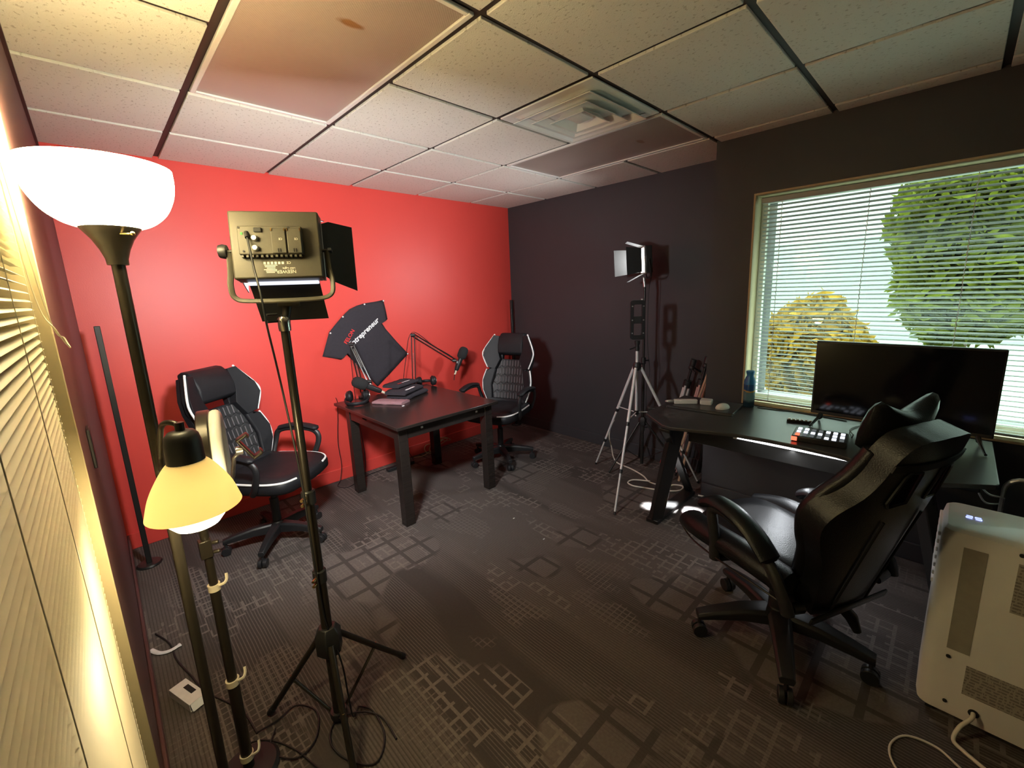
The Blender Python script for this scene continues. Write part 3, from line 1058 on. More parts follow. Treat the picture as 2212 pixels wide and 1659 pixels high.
def racing_chair(loc, f, label, base_rot):
    """black racing style office chair with white piping, local +Y is where it faces"""
    t = thing('office_chair', label, 'chair', (loc[0], loc[1], 0), face_rot(f), 'black office chairs with white piping')
    star_base(t, M['black_plastic'], 0.30, 0.125, base_rot)
    b = MB()
    b.cyl((0, 0, 0.147), (0, 0, 0.30), 0.026)
    b.cyl((0, 0, 0.25), (0, 0, 0.40), 0.018)
    b.build('gas_column', M['black_plastic'], t)
    MB().box((0, -0.01, 0.408), (0.20, 0.24, 0.03)).build('tilt_plate', M['black_metal'], t, bevel=0.005)
    # seat cushion
    outline = [(-0.20, -0.21), (0.20, -0.21), (0.245, -0.10), (0.255, 0.12), (0.225, 0.25), (0.12, 0.29), (-0.12, 0.29), (-0.225, 0.25), (-0.255, 0.12), (-0.245, -0.10)]
    outline = [(p.x, p.y) for p in catmull([(u, v, 0) for u, v in outline], 4, True)]
    b = MB()
    rings = [(0.93, 0.424), (1.0, 0.445), (1.0, 0.485), (0.93, 0.512), (0.72, 0.520), (0.40, 0.512), (0.02, 0.508)]
    n = len(outline)
    vs = [(u * s, v * s, z + 0.02 * max(0, abs(u) - 0.16) * 4 * (1 if s > 0.7 else 0)) for s, z in rings for u, v in outline]
    fs = [tuple(reversed(range(n)))]
    for i in range(len(rings) - 1):
        fs += [(i * n + k, i * n + (k + 1) % n, (i + 1) * n + (k + 1) % n, (i + 1) * n + k) for k in range(n)]
    fs.append(tuple(range((len(rings) - 1) * n, len(rings) * n)))
    b.add(vs, fs)
    seat = b.build('seat', M['leather'], t, angle=60)
    for sgn in (-1, 1):
        pts = catmull([(sgn * 0.245, -0.12, 0.507), (sgn * 0.257, 0.06, 0.508), (sgn * 0.245, 0.19, 0.507), (sgn * 0.20, 0.258, 0.503), (sgn * 0.13, 0.282, 0.500)], 6)
        MB().tube(pts, 0.0065, 8).build('piping', M['piping'], seat)
    # back rest, drawn on a reclined plane
    tilt = math.radians(14)
    O = Vector((0, -0.205, 0.50))
    V, N = Vector((0, -math.sin(tilt), math.cos(tilt))), Vector((0, math.cos(tilt), math.sin(tilt)))

    def bp(u, v, w):
        wing = 0.07 * (abs(u) / 0.25) ** 2
        return O + Vector((u, 0, 0)) + V * v + N * (w + wing)

    def pad(name, poly, h0, h1, mat, par, bev=0.018):
        return plate(poly, [], h0, h1, bp, name, mat, par, bevel=bev)

    # shell behind the cushions, with the open slot under the head pillow
    shell = [(-0.18, 0.0), (0.18, 0.0), (0.225, 0.10), (0.235, 0.20), (0.215, 0.30), (0.245, 0.42), (0.235, 0.50), (0.165, 0.625), (-0.165, 0.625), (-0.235, 0.50), (-0.245, 0.42), (-0.215, 0.30), (-0.235, 0.20), (-0.225, 0.10)]
    slot = [(-0.10, 0.405), (0.10, 0.405), (0.10, 0.445), (-0.10, 0.445)]
    back = plate(shell, [slot], -0.045, -0.005, bp, 'backrest', M['leather'], t, bevel=0.012)
    pad('quilted_panel', [(-0.150, 0.03), (0.150, 0.03), (0.165, 0.16), (0.135, 0.30), (0.095, 0.395), (-0.095, 0.395), (-0.135, 0.30), (-0.165, 0.16)], -0.006, 0.022, M['quilt'], back, 0.010)
    pad('lumbar_roll', [(-0.19, -0.03), (0.19, -0.03), (0.19, 0.03), (-0.19, 0.03)], -0.02, 0.05, M['leather'], back, 0.024)
    for s in (-1, 1):
        low = [(s * 0.150, 0.01), (s * 0.195, 0.0), (s * 0.238, 0.10), (s * 0.248, 0.19), (s * 0.222, 0.29), (s * 0.150, 0.335), (s * 0.140, 0.30), (s * 0.168, 0.16)]
        pad('lower_bolster', low, -0.01, 0.035, M['leather'], back)
        upp = [(s * 0.142, 0.305), (s * 0.205, 0.315), (s * 0.255, 0.425), (s * 0.245, 0.495), (s * 0.175, 0.625), (s * 0.125, 0.62), (s * 0.125, 0.47), (s * 0.102, 0.40)]
        pad('upper_bolster', upp, -0.01, 0.045, M['leather'], back)
        p1 = catmull([bp(s * 0.172, 0.635, 0.028), bp(s * 0.250, 0.495, 0.030), bp(s * 0.262, 0.425, 0.030), bp(s * 0.215, 0.315, 0.030)], 8)
        MB().tube(p1, 0.0065, 8).build('piping', M['piping'], back)
        p2 = catmull([bp(s * 0.226, 0.30, 0.018), bp(s * 0.250, 0.20, 0.018), bp(s * 0.242, 0.10, 0.018), bp(s * 0.198, 0.0, 0.018)], 8)
        MB().tube(p2, 0.0065, 8).build('piping', M['piping'], back)
    # head pillow: a roll draped over the top edge
    prof = [(0.03, 0.445), (0.062, 0.46), (0.075, 0.53), (0.065, 0.60), (0.035, 0.645), (-0.01, 0.662), (-0.045, 0.65), (-0.05, 0.60), (-0.046, 0.455), (-0.01, 0.447)]
    b = MB()
    vs = [O + Vector((u * (1.0 - 0.06 * (v > 0.6)), 0, 0)) + V * v + N * (wv * k) for u, k in ((-0.135, 0.75), (-0.125, 1.0), (0.125, 1.0), (0.135, 0.75)) for wv, v in prof]
    m = len(prof)
    fs = [tuple(range(m)), tuple(reversed(range(3 * m, 4 * m)))]
    for i in range(3):
        fs += [(i * m + q, i * m + (q + 1) % m, (i + 1) * m + (q + 1) % m, (i + 1) * m + q) for q in range(m)]
    b.add(vs, fs)
    b.build('head_pillow', M['leather'], back, bevel=0.008, angle=50)
    # looped arms
    for s in (-1, 1):
        loop = catmull([(s * 0.245, -0.17, 0.47), (s * 0.285, -0.16, 0.58), (s * 0.288, -0.12, 0.655), (s * 0.290, 0.02, 0.672), (s * 0.290, 0.13, 0.655), (s * 0.288, 0.165, 0.60), (s * 0.275, 0.13, 0.50), (s * 0.245, 0.08, 0.44)], 7)
        arm = MB().tube(loop, 0.019, 10, flat=0.75).build('armrest', M['black_plastic'], t)
        top = catmull([(s * 0.290, -0.13, 0.668), (s * 0.292, -0.03, 0.688), (s * 0.292, 0.07, 0.688), (s * 0.290, 0.165, 0.668)], 5)
        MB().tube(top, [0.012] + [0.030] * (len(top) - 2) + [0.014], 12, flat=0.55).build('arm_pad', M['leather'], arm)
    return t


racing_chair((-2.747, -0.62), (0.6, -0.8), 'black office chair with white piping left of the table, behind the reading lamp', 0.35)
racing_chair((-0.892, -0.72), (-0.94, -0.34), 'black office chair with white piping right of the table, in the red and black corner', 1.08)


# ---- big gaming chair seen from behind
def gaming_chair(loc, f, label):
    t = thing('gaming_chair', label, 'chair', (loc[0], loc[1], 0), face_rot(f))
    star_base(t, M['black_plastic'], 0.335, 0.150, 0.157, 0.030, 5, 0.045, 0.047)
    b = MB()
    b.cyl((0, 0, 0.17), (0, 0, 0.36), 0.040, 0.036, 24)
    b.build('gas_column', M['black_plastic'], t)
    b = MB()
    b.box((0, 0.0, 0.375), (0.22, 0.34, 0.03))
    b.box((0, -0.17, 0.345), (0.12, 0.10, 0.06))
    b.build('tilt_mechanism', M['black_metal'], t, bevel=0.006)
    b = MB()
    b.tube([(0.10, -0.10, 0.36), (0.19, -0.16, 0.35), (0.23, -0.20, 0.335)], [0.006, 0.006, 0.012], 8)
    b.build('tilt_lever', M['black_plastic'], t)
    b = MB()
    b.tube([(0.02, -0.22, 0.34), (0.04, -0.26, 0.30), (0.05, -0.28, 0.25)], [0.022, 0.022, 0.014], 10)
    b.build('tension_knob', M['black_plastic'], t)

    def cush(name, outline, rings, mat, par):
        o2 = [(p.x, p.y) for p in catmull([(u, v, 0) for u, v in outline], 4, True)]
        n = len(o2)
        vs = [(u * s, (v - 0.05) * s + 0.05, z) for s, z in rings for u, v in o2]
        fs = [tuple(reversed(range(n)))]
        for i in range(len(rings) - 1):
            fs += [(i * n + k, i * n + (k + 1) % n, (i + 1) * n + (k + 1) % n, (i + 1) * n + k) for k in range(n)]
        fs.append(tuple(range((len(rings) - 1) * n, len(rings) * n)))
        return MB().add(vs, fs).build(name, mat, par, angle=60)

    seat = cush('seat', [(-0.19, -0.24), (0.19, -0.24), (0.20, 0.0), (0.19, 0.26), (0.08, 0.33), (-0.08, 0.33), (-0.19, 0.26), (-0.20, 0.0)],
                [(0.95, 0.39), (1.0, 0.42), (1.0, 0.475), (0.92, 0.503), (0.6, 0.510), (0.02, 0.505)], M['leather_gaming'], t)
    for s in (-1, 1):
        pts = catmull([(s * 0.215, -0.22, 0.47), (s * 0.235, -0.02, 0.485), (s * 0.235, 0.20, 0.475), (s * 0.19, 0.33, 0.445)], 6)
        MB().tube(pts, [0.035] + [0.062] * (len(pts) - 2) + [0.03], 14, flat=0.75).build('seat_bolster', M['leather_gaming'], seat)
        MB().tube(catmull([(s * 0.272, -0.20, 0.425), (s * 0.292, 0.0, 0.430), (s * 0.29, 0.20, 0.43), (s * 0.24, 0.345, 0.43)], 6), 0.004, 6).build('seam', M['black_metal'], seat)
    tilt = math.radians(17)
    O = Vector((0, -0.235, 0.44))
    V, N = Vector((0, -math.sin(tilt), math.cos(tilt))), Vector((0, math.cos(tilt), math.sin(tilt)))

    def bp(u, v, w):
        return O + Vector((u * 0.94, 0, 0)) + V * v * 0.90 + N * (w + 0.055 * (abs(u) / 0.28) ** 2.2)

    half = [(0.0, -0.08), (0.17, -0.08), (0.19, 0.02), (0.20, 0.10), (0.225, 0.19), (0.262, 0.28), (0.288, 0.37), (0.270, 0.45), (0.215, 0.53), (0.188, 0.60), (0.172, 0.68), (0.140, 0.74), (0.09, 0.76), (0.0, 0.765)]
    ol = [(p.x, p.y) for p in catmull([(u, v, 0) for u, v in half[1:-1]], 3)]
    outer = ol + [(0, 0.765)] + [(-u, v) for u, v in reversed(ol)]
    hole = lambda s: [(s * 0.045, 0.500), (s * 0.120, 0.490), (s * 0.132, 0.510), (s * 0.115, 0.620), (s * 0.098, 0.640), (s * 0.055, 0.635)]
    back = plate(outer, [hole(-1), hole(1)], -0.05, 0.03, bp, 'backrest', M['leather_gaming'], t, bevel=0.016)
    plate([(-0.13, -0.05), (0.13, -0.05), (0.15, 0.2), (0.12, 0.36), (-0.12, 0.36), (-0.15, 0.2)], [], 0.02, 0.055, bp, 'back_cushion', M['leather_gaming'], back, bevel=0.014)
    for s in (-1, 1):
        b = MB()
        rim = [bp(u, v, w) for u, v in hole(s) for w in (0.033,)]
        b.tube(rim, 0.005, 6, closed=True)
        rim = [bp(u, v, -0.053) for u, v in hole(s)]
        b.tube(rim, 0.005, 6, closed=True)
        b.build('harness_rim', M['black_plastic'], back)
        pts = catmull([bp(s * 0.165, 0.02, 0.04), bp(s * 0.195, 0.18, 0.04), bp(s * 0.235, 0.28, 0.04), bp(s * 0.255, 0.37, 0.04), bp(s * 0.235, 0.45, 0.04), bp(s * 0.18, 0.55, 0.035), bp(s * 0.145, 0.68, 0.03)], 5)
        MB().tube(pts, [0.015] + [0.030] * (len(pts) - 2) + [0.012], 12).build('side_bolster', M['leather_gaming'], back)
        MB().tube([bp(s * 0.10, v, -0.055) for v in (-0.07, 0.1, 0.25, 0.42)], 0.004, 6).build('seam', M['black_plastic'], back)
    # bow-shaped head pillow above the top edge and its strap
    b = MB()
    vs, n, m = [], 14, 13
    for i in range(m):
        u = -0.150 + 0.30 * i / (m - 1)
        e = abs(u) / 0.150
        hh = 0.052 + 0.044 * e ** 1.5
        dd = 0.045 * (1 - 0.55 * e ** 3)
        if i in (0, m - 1):
            hh, dd = hh * 0.75, dd * 0.4
        for k in range(n):
            a = 2 * PI * k / n
            ca, sa = math.cos(a), math.sin(a)
            vs.append(O + Vector((u, 0, 0)) + V * (0.650 + hh * (abs(sa) ** 0.8) * (1 if sa > 0 else -1) + 0.01 * e) + N * (0.062 + 0.03 * e + dd * ca))
    fs = [tuple(range(n)), tuple(reversed(range((m - 1) * n, m * n)))]
    for i in range(m - 1):
        fs += [(i * n + k, i * n + (k + 1) % n, (i + 1) * n + (k + 1) % n, (i + 1) * n + k) for k in range(n)]
    b.add(vs, fs).build('head_pillow', M['leather_gaming'], back, angle=60)
    plate([(-0.182, 0.645), (0.182, 0.645), (0.180, 0.672), (-0.180, 0.672)], [], -0.056, -0.051, bp, 'pillow_strap', M['black_matte'], back)
    b = MB()
    b.ell((0, 0, 0), (0.16, 0.05, 0.085), 20, 12, Matrix.Translation(O + V * 0.20 + N * 0.10) @ Matrix.Rotation(tilt, 4, 'X'))
    b.build('lumbar_pillow', M['leather_gaming'], back)
    # bracket across the foot of the back
    MB().prism([(-0.20, -0.075), (0.20, -0.075), (0.20, -0.045), (-0.20, -0.045)], -0.062, -0.052, lambda u, v, w: O + Vector((u, 0, 0)) + V * v + N * w).build('back_bracket', M['black_metal'], back, bevel=0.003)
    # arched arm rests: thick padded arch from the front post down to the rear mount
    for s in (-1, 1):
        x = s * 0.285
        dz = 0.0 if s < 0 else -0.085
        arch = catmull([(x, 0.085, 0.415), (x, 0.090, 0.50), (x, 0.105, 0.580 + dz), (x, 0.110, 0.622 + dz), (x, 0.07, 0.645 + dz), (x, -0.02, 0.635 + dz), (x, -0.11, 0.595 + dz), (x, -0.18, 0.530 + dz), (x * 0.985, -0.225, 0.455), (x * 0.97, -0.245, 0.400)], 6)
        arm = MB().tube(arch, 0.024, 10, flat=0.8).build('armrest', M['black_plastic'], t)
        padp = catmull([(x, 0.150, 0.640 + dz), (x, 0.09, 0.670 + dz), (x, -0.01, 0.664 + dz), (x, -0.10, 0.625 + dz), (x, -0.175, 0.562 + dz)], 6)
        MB().tube(padp, [0.018] + [0.045] * (len(padp) - 2) + [0.022], 14, flat=0.52).build('arm_pad', M['leather_gaming'], arm)
        for p in ((x - s * 0.02, 0.085, 0.418), (x - s * 0.03, -0.235, 0.41)):
            MB().cyl(p, (s * 0.20, p[1], p[2] - 0.012), 0.020, n=12).build('arm_mount', M['black_metal'], arm)
    return t


gaming_chair((-1.48, -3.165), (0.42, 0.91), 'large black gaming chair turned away, between the carpet and the desk')

# ---- desk under the window
DZ = 0.75
t = thing('desk', 'black gaming desk with angled steel legs under the window', 'desk', (-0.75, -3.0, 0))
poly = [(-0.43, -2.24), (-0.96, -2.24), (-1.00, -2.25), (-1.155, -2.44), (-1.165, -2.49), (-1.11, -2.66), (-1.062, -2.80), (-1.045, -2.95), (-1.045, -3.10), (-1.06, -3.25), (-1.11, -3.40), (-1.16, -3.54), (-1.155, -3.60), (-1.05, -3.752), (-1.02, -3.76), (-0.43, -3.76)]
MB().prism([(x + 0.75, y + 3.0) for x, y in poly], DZ - 0.020, DZ).build('desktop', M['desk'], t, bevel=0.004)
dw = lambda *p: Vector(p) - Vector((-0.75, -3.0, 0))


def flatbar(mb, p0, p1, w, th, wdir):
    p0, p1, wd = Vector(p0), Vector(p1), Vector(wdir)
    ax = (p1 - p0).normalized()
    wd = (wd - ax * wd.dot(ax)).normalized()
    nd = ax.cross(wd)
    vs = [p + wd * a * w / 2 + nd * b * th / 2 for p in (p0, p1) for a, b in ((-1, -1), (1, -1), (1, 1), (-1, 1))]
    return mb.add(vs, [(3, 2, 1, 0), (4, 5, 6, 7)] + [(k, (k + 1) % 4, 4 + (k + 1) % 4, 4 + k) for k in range(4)])


for my in (0, 1):
    Y = (lambda y: y) if my == 0 else (lambda y: -6.0 - y)
    b = MB()
    flatbar(b, dw(-0.948, Y(-2.31), 0.028), dw(-1.015, Y(-2.465), DZ - 0.03), 0.085, 0.045, (0.75, -0.5 if my == 0 else 0.5, 0))
    flatbar(b, dw(-1.13, Y(-2.455), DZ - 0.035), dw(-0.43, Y(-2.30), 0.03), 0.05, 0.03, (0, 1, 0))
    flatbar(b, dw(-1.16, Y(-2.46), DZ - 0.030), dw(-0.46, Y(-2.40), DZ - 0.030), 0.06, 0.018, (0, 1, 0))
    flatbar(b, dw(-0.985, Y(-2.30), 0.014), dw(-0.42, Y(-2.30), 0.014), 0.085, 0.026, (0, 1, 0))
    b.build('leg', M['black_metal'], t, bevel=0.004)
MB().span(dw(-0.93, -3.5, 0.60), dw(-0.915, -2.5, 0.725)).build('front_rail', M['black_metal'], t, bevel=0.003)
MB().span(dw(-0.55, -3.55, 0.66), dw(-0.53, -2.45, 0.725)).build('rear_rail', M['black_metal'], t, bevel=0.003)
lt = MB().tube([dw(-0.99, -2.805, 0.713), dw(-0.99, -3.345, 0.713)], 0.011, 12).build('led_tube', M['tube_led'], t)
MB().box(dw(-0.99, -2.79, 0.713), (0.022, 0.022, 0.026)).build('end_cap', M['white_plastic'], lt, bevel=0.003)
# printed emblem: a spiky ring over a dot, and a band of small lettering-like bars
lx, ly = -0.93, -2.43
b = MB()
ringp = []
for k in range(24):
    a = 2 * PI * k / 24
    ringp.append((0.075 * math.cos(a), 0.048 * math.sin(a)))
ex, eyv = Vector((0.64, -0.77, 0)), Vector((0.77, 0.64, 0))
P = lambda u, v: dw(lx, ly, DZ + 0.0006) + ex * u + eyv * v
n = 24
for k in range(n):
    k2 = (k + 1) % n
    s0 = 1.0 + (0.55 if 3 <= k <= 9 and k % 2 else 0.12)
    s1 = 1.0 + (0.55 if 3 <= k2 <= 9 and k2 % 2 else 0.12)
    (a0, b0), (a1, b1) = ringp[k], ringp[k2]
    b.add([P(a0 * 0.82, b0 * 0.8), P(a1 * 0.82, b1 * 0.8), P(a1 * s1, b1 * s1), P(a0 * s0, b0 * s0)], [(0, 1, 2, 3)])
b.add([P(0.02 * math.cos(2 * PI * k / 12), 0.018 * math.sin(2 * PI * k / 12)) for k in range(12)], [tuple(range(12))])
for k in range(7):
    u = -0.08 + k * 0.023
    b.add([P(u, -0.085), P(u + 0.017, -0.085), P(u + 0.020, -0.068), P(u + 0.003, -0.068)], [(0, 1, 2, 3)])
b.build('emblem', M['grey_ink'], t)
MB().box((0, 0, 0.711), (0.045, 0.35, 0.036), Matrix.Translation(dw(-0.72, -2.31, 0)) @ Matrix.Rotation(math.radians(28), 4, 'Z')).build('added_light_bar', M['black_plastic'], t, bevel=0.003)  # added housing for the made-up light over the carpet patch

# ================================================================ lamps and studio gear
# ---- torchiere with reading lamp
px_, py_ = -3.322, -2.213
t = thing('floor_lamp', 'bronze floor lamp with a glowing glass bowl and a side reading lamp', 'floor lamp', (px_, py_, 0))
MB().lathe([(0.001, 0), (0.125, 0), (0.13, 0.006), (0.125, 0.016), (0.03, 0.028), (0.001, 0.028)], 40).build('base', M['bronze'], t)
MB().cyl((0, 0, 0.026), (0, 0, 1.66), 0.0125, n=20).build('pole', M['bronze'], t)
cup = MB().lathe([(0.001, 1.635), (0.019, 1.635), (0.020, 1.648), (0.026, 1.668), (0.036, 1.69), (0.047, 1.706), (0.055, 1.717), (0.052, 1.719), (0.001, 1.700)], 36).build('cup', M['bronze'], t)
k = MB()
k.cyl((0.012, -0.040, 1.700), (0.030, -0.056, 1.699), 0.0022, n=8)
k.ell((0.031, -0.058, 1.699), (0.005, 0.005, 0.005), 10, 8)
k.build('switch_knob', M['brass'], cup)
prof = [(p.x, p.z) for p in catmull([(0.050, 0, 1.714), (0.078, 0, 1.726), (0.104, 0, 1.750), (0.121, 0, 1.784), (0.1275, 0, 1.818), (0.1275, 0, 1.846)], 5)]
MB().lathe(prof + [(r - 0.003, z + 0.0015) for r, z in reversed(prof)], 64, loop=True).build('glass_bowl', M['bowl'], t, angle=60)
b = MB()
b.lathe([(0.001, 1.702), (0.014, 1.702), (0.014, 1.745), (0.024, 1.765), (0.026, 1.785), (0.018, 1.806), (0.001, 1.812)], 20)
b.build('bulb', M['bulb'], t)
rx, ry = -3.286 - px_, -2.40 - py_
arm = MB().tube(catmull([(0, -0.008, 1.14), (0.002, -0.06, 1.19), (0.008, -0.11, 1.262), (0.016, -0.155, 1.287), (rx - 0.004, ry + 0.004, 1.285), (rx, ry, 1.262)], 6), 0.006, 10).build('reading_arm', M['bronze'], t)
cap = MB()
tr = Matrix.Translation((rx, ry, 0))
cap.lathe([(0.001, 1.272), (0.012, 1.272), (0.024, 1.269), (0.031, 1.260), (0.034, 1.245), (0.0355, 1.198), (0.030, 1.196), (0.001, 1.200)], 32, tr)
cap.build('socket_cap', M['black_plastic'], arm)
MB().tube([(rx, ry, 1.270), (rx, ry, 1.290)], 0.009, 12).build('bolt', M['bronze'], arm)
prof = [(p.x, p.z) for p in catmull([(0.034, 0, 1.202), (0.045, 0, 1.190), (0.062, 0, 1.163), (0.078, 0, 1.130), (0.090, 0, 1.088)], 5)]
MB().lathe(prof + [(r - 0.003, z - 0.001) for r, z in reversed(prof)], 56, tr, loop=True).build('lamp_shade', M['shade'], arm, angle=60)
MB().lathe([(0.001, 1.036), (0.020, 1.038), (0.042, 1.048), (0.056, 1.066), (0.058, 1.085), (0.034, 1.125), (0.018, 1.16), (0.001, 1.165)], 28, tr).build('bulb', M['bulb'], arm)

# ---- ring light with phone holder on a slim stand
sx, sy = -3.251, -2.070
t = thing('ring_light', 'switched off white ring light with phone holder on a slim stand, behind the reading lamp', 'ring light', (sx, sy, 0))
MB().lathe([(0.001, 0), (0.088, 0), (0.09, 0.008), (0.08, 0.018), (0.001, 0.022)], 32).build('base', M['rubber'], t)
b = MB()
b.cyl((0, 0, 0.02), (0, 0, 0.36), 0.0165, n=18)
b.cyl((0, 0, 0.34), (0, 0, 0.70), 0.0140, n=18)
b.cyl((0, 0, 0.68), (0, 0, 0.96), 0.0115, n=18)
b.build('pole', M['bronze'], t)
for z, r in ((0.062, 0.020), (0.353, 0.019), (0.694, 0.0165)):
    b = MB()
    b.lathe([(r - 0.003, z - 0.010), (r, z - 0.010), (r, z + 0.010), (r - 0.003, z + 0.010)], 18)
    b.tube(catmull([(r * 0.6, -r * 0.8, z + 0.006), (r + 0.008, -r * 0.9, z + 0.008), (r + 0.016, -0.006, z + 0.014), (r + 0.018, 0.004, z + 0.026)], 4), 0.0034, 8, flat=1.4)
    b.build('clip_lock', M['beige_plastic'], t)
b = MB()
b.box((-0.004, -0.010, 0.83), (0.030, 0.030, 0.055))
b.tube([(0.012, -0.02, 0.845), (0.028, -0.026, 0.845)], 0.006, 10)
b.tube([(0.012, -0.02, 0.815), (0.028, -0.026, 0.815)], 0.006, 10)
b.build('joint', M['bronze'], t, bevel=0.003)
RN = Vector((0.98, -0.20, 0.0)).normalized()
RU = Vector((0, 0, 1))
RS = RU.cross(RN)
RC = Vector((0.074, 0.0, 1.098))
b = MB()
b.tube([(0, 0, 0.95), (0.015, 0, 0.985), RC - RN * 0.045 + Vector((0, 0, -0.128)), RC - RN * 0.035 + Vector((0, 0, -0.125))], 0.010, 10)
b.build('neck', M['black_plastic'], t)
b = MB()
b.tube([RC + (RS * math.cos(2 * PI * k / 56) + RU * math.sin(2 * PI * k / 56)) * 0.118 for k in range(56)], 0.0165, 14, closed=True)
b.build('light_tube', M['white_plastic'], t)
b = MB()
for w0, w1 in ((0.012, 0.042),):
    vs, fs, n = [], [], 56
    for q in range(n):
        d = RS * math.cos(2 * PI * q / n) + RU * math.sin(2 * PI * q / n)
        vs += [RC + d * 0.096 - RN * w0, RC + d * 0.137 - RN * w0, RC + d * 0.137 - RN * w1, RC + d * 0.096 - RN * w1]
    for q in range(n):
        q2 = (q + 1) % n
        fs += [(q * 4 + a, q2 * 4 + a, q2 * 4 + (a + 1) % 4, q * 4 + (a + 1) % 4) for a in range(4)]
    b.add(vs, fs)
b.build('housing', M['bronze'], t, bevel=0.003)
PC = RC + RN * 0.060 + RS * 0.0
hd = MB()
hd.tube([RC - RU * 0.118, RC - RU * 0.075 + RN * 0.02, RC - RU * 0.02 + RN * 0.03, PC - RN * 0.01], 0.006, 10)
hd.cyl(PC - RN * 0.022, PC - RN * 0.004, 0.013, n=16)
holder = hd.build('holder_stem', M['silver'], t)
tl = (RU * 0.86 + RS * 0.0 - RN * 0.50).normalized()
td = tl.cross(RS).normalized()
if td.dot(RN) < 0:
    td = -td
fr = frame(PC + td * 0.004, tl, RS, td)
ph = MB()
ph.box((0, 0, 0), (0.072, 0.030, 0.008), fr)
ph.box((0.036, 0, 0.013), (0.008, 0.034, 0.034), fr)
ph.box((-0.036, 0, 0.012), (0.008, 0.034, 0.030), fr)
ph.box((0.032, 0, 0.028), (0.014, 0.034, 0.006), fr)
ph.box((-0.032, 0, 0.026), (0.014, 0.034, 0.006), fr)
ph.build('phone_holder', M['bronze'], holder, bevel=0.003)


# ---- studio light panels
def panel(root, C, F, sx, sy, body_mat, led_mat, doors, tilt_parts=True):
    """LED panel body in the root's frame; returns (body, matrix) with x right seen from behind, y forward, z up"""
    F = Vector(F).normalized()
    X = F.cross(Vector((0, 0, 1))).normalized()
    Z = X.cross(F)
    m = frame(C, X, F, Z)
    body = MB().box((0, -0.022, 0), (sx, 0.050, sy), m).build('panel_body', body_mat, root, bevel=0.005)
    MB().box((0, 0.0055, 0), (sx - 0.016, 0.004, sy - 0.016), m).build('led_face', led_mat, body)
    b = MB()
    for s in (-1, 1):
        b.box((s * (sx / 2 - 0.005), 0.0085, 0), (0.010, 0.010, sy), m)
        b.box((0, 0.0085, s * (sy / 2 - 0.005)), (sx - 0.021, 0.010, 0.010), m)
    b.build('door_frame', M['silver'], body, bevel=0.002)
    for (quad, mat) in doors:
        q = [Vector(p) for p in quad]
        nn = (q[1] - q[0]).cross(q[2] - q[0]).normalized() * 0.0012
        vs = [p - nn for p in q] + [p + nn for p in q]
        k = len(q)
        MB().add(vs, [tuple(reversed(range(k))), tuple(range(k, 2 * k))] + [(a, (a + 1) % k, k + (a + 1) % k, k + a) for a in range(k)], m).build('barn_door', mat, body)
    return body, m


NX, NY = -2.968, -2.114
t = thing('studio_light', 'tall studio light on a black stand, its olive back to the camera', 'studio light', (NX, NY, 0))
o = Vector((NX, NY, 0))
W, H = 0.238, 0.196
door_mat = M['black_matte']
body, pm = panel(t, PANEL_C - o, PANEL_F, W, H, M['olive_panel'], M['panel_led'], [
    ([(W / 2, 0.012, 0.080), (W / 2, 0.012, -0.085), (W / 2 + 0.018, 0.026, -0.098), (W / 2 + 0.082, 0.098, -0.118), (W / 2 + 0.082, 0.098, 0.095), (W / 2 + 0.018, 0.026, 0.090)], door_mat),
    ([(-0.098, 0.012, -H / 2), (0.098, 0.012, -H / 2), (0.098, 0.040, -H / 2 - 0.026), (0.100, 0.120, -H / 2 - 0.105), (-0.100, 0.120, -H / 2 - 0.105), (-0.098, 0.040, -H / 2 - 0.026)], door_mat),
    ([(-0.098, 0.012, H / 2), (0.098, 0.012, H / 2), (0.115, 0.115, H / 2 + 0.022), (-0.115, 0.115, H / 2 + 0.022)], door_mat),
    ([(-W / 2, 0.012, 0.080), (-W / 2, 0.012, -0.085), (-W / 2 - 0.010, 0.115, -0.11), (-W / 2 - 0.010, 0.115, 0.10)], door_mat)])
MB().box((0, 0.004, -H / 2 - 0.005), (0.196, 0.014, 0.009), pm).build('diffuser_edge', M['led_edge'], body, bevel=0.003)
# control box on the back
box = MB().box((-0.010, -0.056, 0.008), (0.166, 0.022, 0.082), pm).build('control_box', M['olive_panel'], body, bevel=0.003)
rb = MB()
for k in range(13):
    rb.box((-0.086 + 0.0125 * k, -0.055, -0.036), (0.006, 0.016, 0.007), pm)
rb.build('vent_rib', M['olive_panel'], box)
for x in (0.012, 0.053):
    s = MB().box((x, -0.069, 0.005), (0.037, 0.006, 0.072), pm).build('battery_slot', M['olive_panel'], box, bevel=0.0015)
    q = MB()
    q.box((x - 0.017, -0.0725, 0.036), (0.003, 0.003, 0.008), pm)
    q.box((x + 0.017, -0.0725, 0.036), (0.003, 0.003, 0.008), pm)
    q.build('contact', M['brass'], s)
    q = MB()
    q.box((x - 0.003, -0.0725, -0.023), (0.0015, 0.003, 0.010), pm)
    q.box((x + 0.003, -0.0725, -0.023), (0.0015, 0.003, 0.010), pm)
    q.build('latch', M['black_matte'], s)
    up = pm @ frame((x + 0.010, -0.0722, 0.012), (-1, 0, 0), (0, 0, -1), (0, -1, 0))
    text_part('CE', 0.008, up, M['ink'], s, 'print', 0.0003)
for z in (0.012, -0.016):
    kn = MB().lathe([(0.001, 0), (0.0085, 0), (0.008, 0.010), (0.006, 0.012), (0.001, 0.012)], 20, pm @ frame((-0.049, -0.067, z), (1, 0, 0), (0, 0, 1), (0, -1, 0)))
    kn.build('dial', M['silver'], box)
MB().box((-0.040, -0.069, 0.036), (0.020, 0.008, 0.013), pm).build('power_switch', M['black_matte'], box, bevel=0.002)
MB().box((-0.082, -0.068, 0.026), (0.004, 0.003, 0.006), pm).build('indicator', M['green_led'], box)
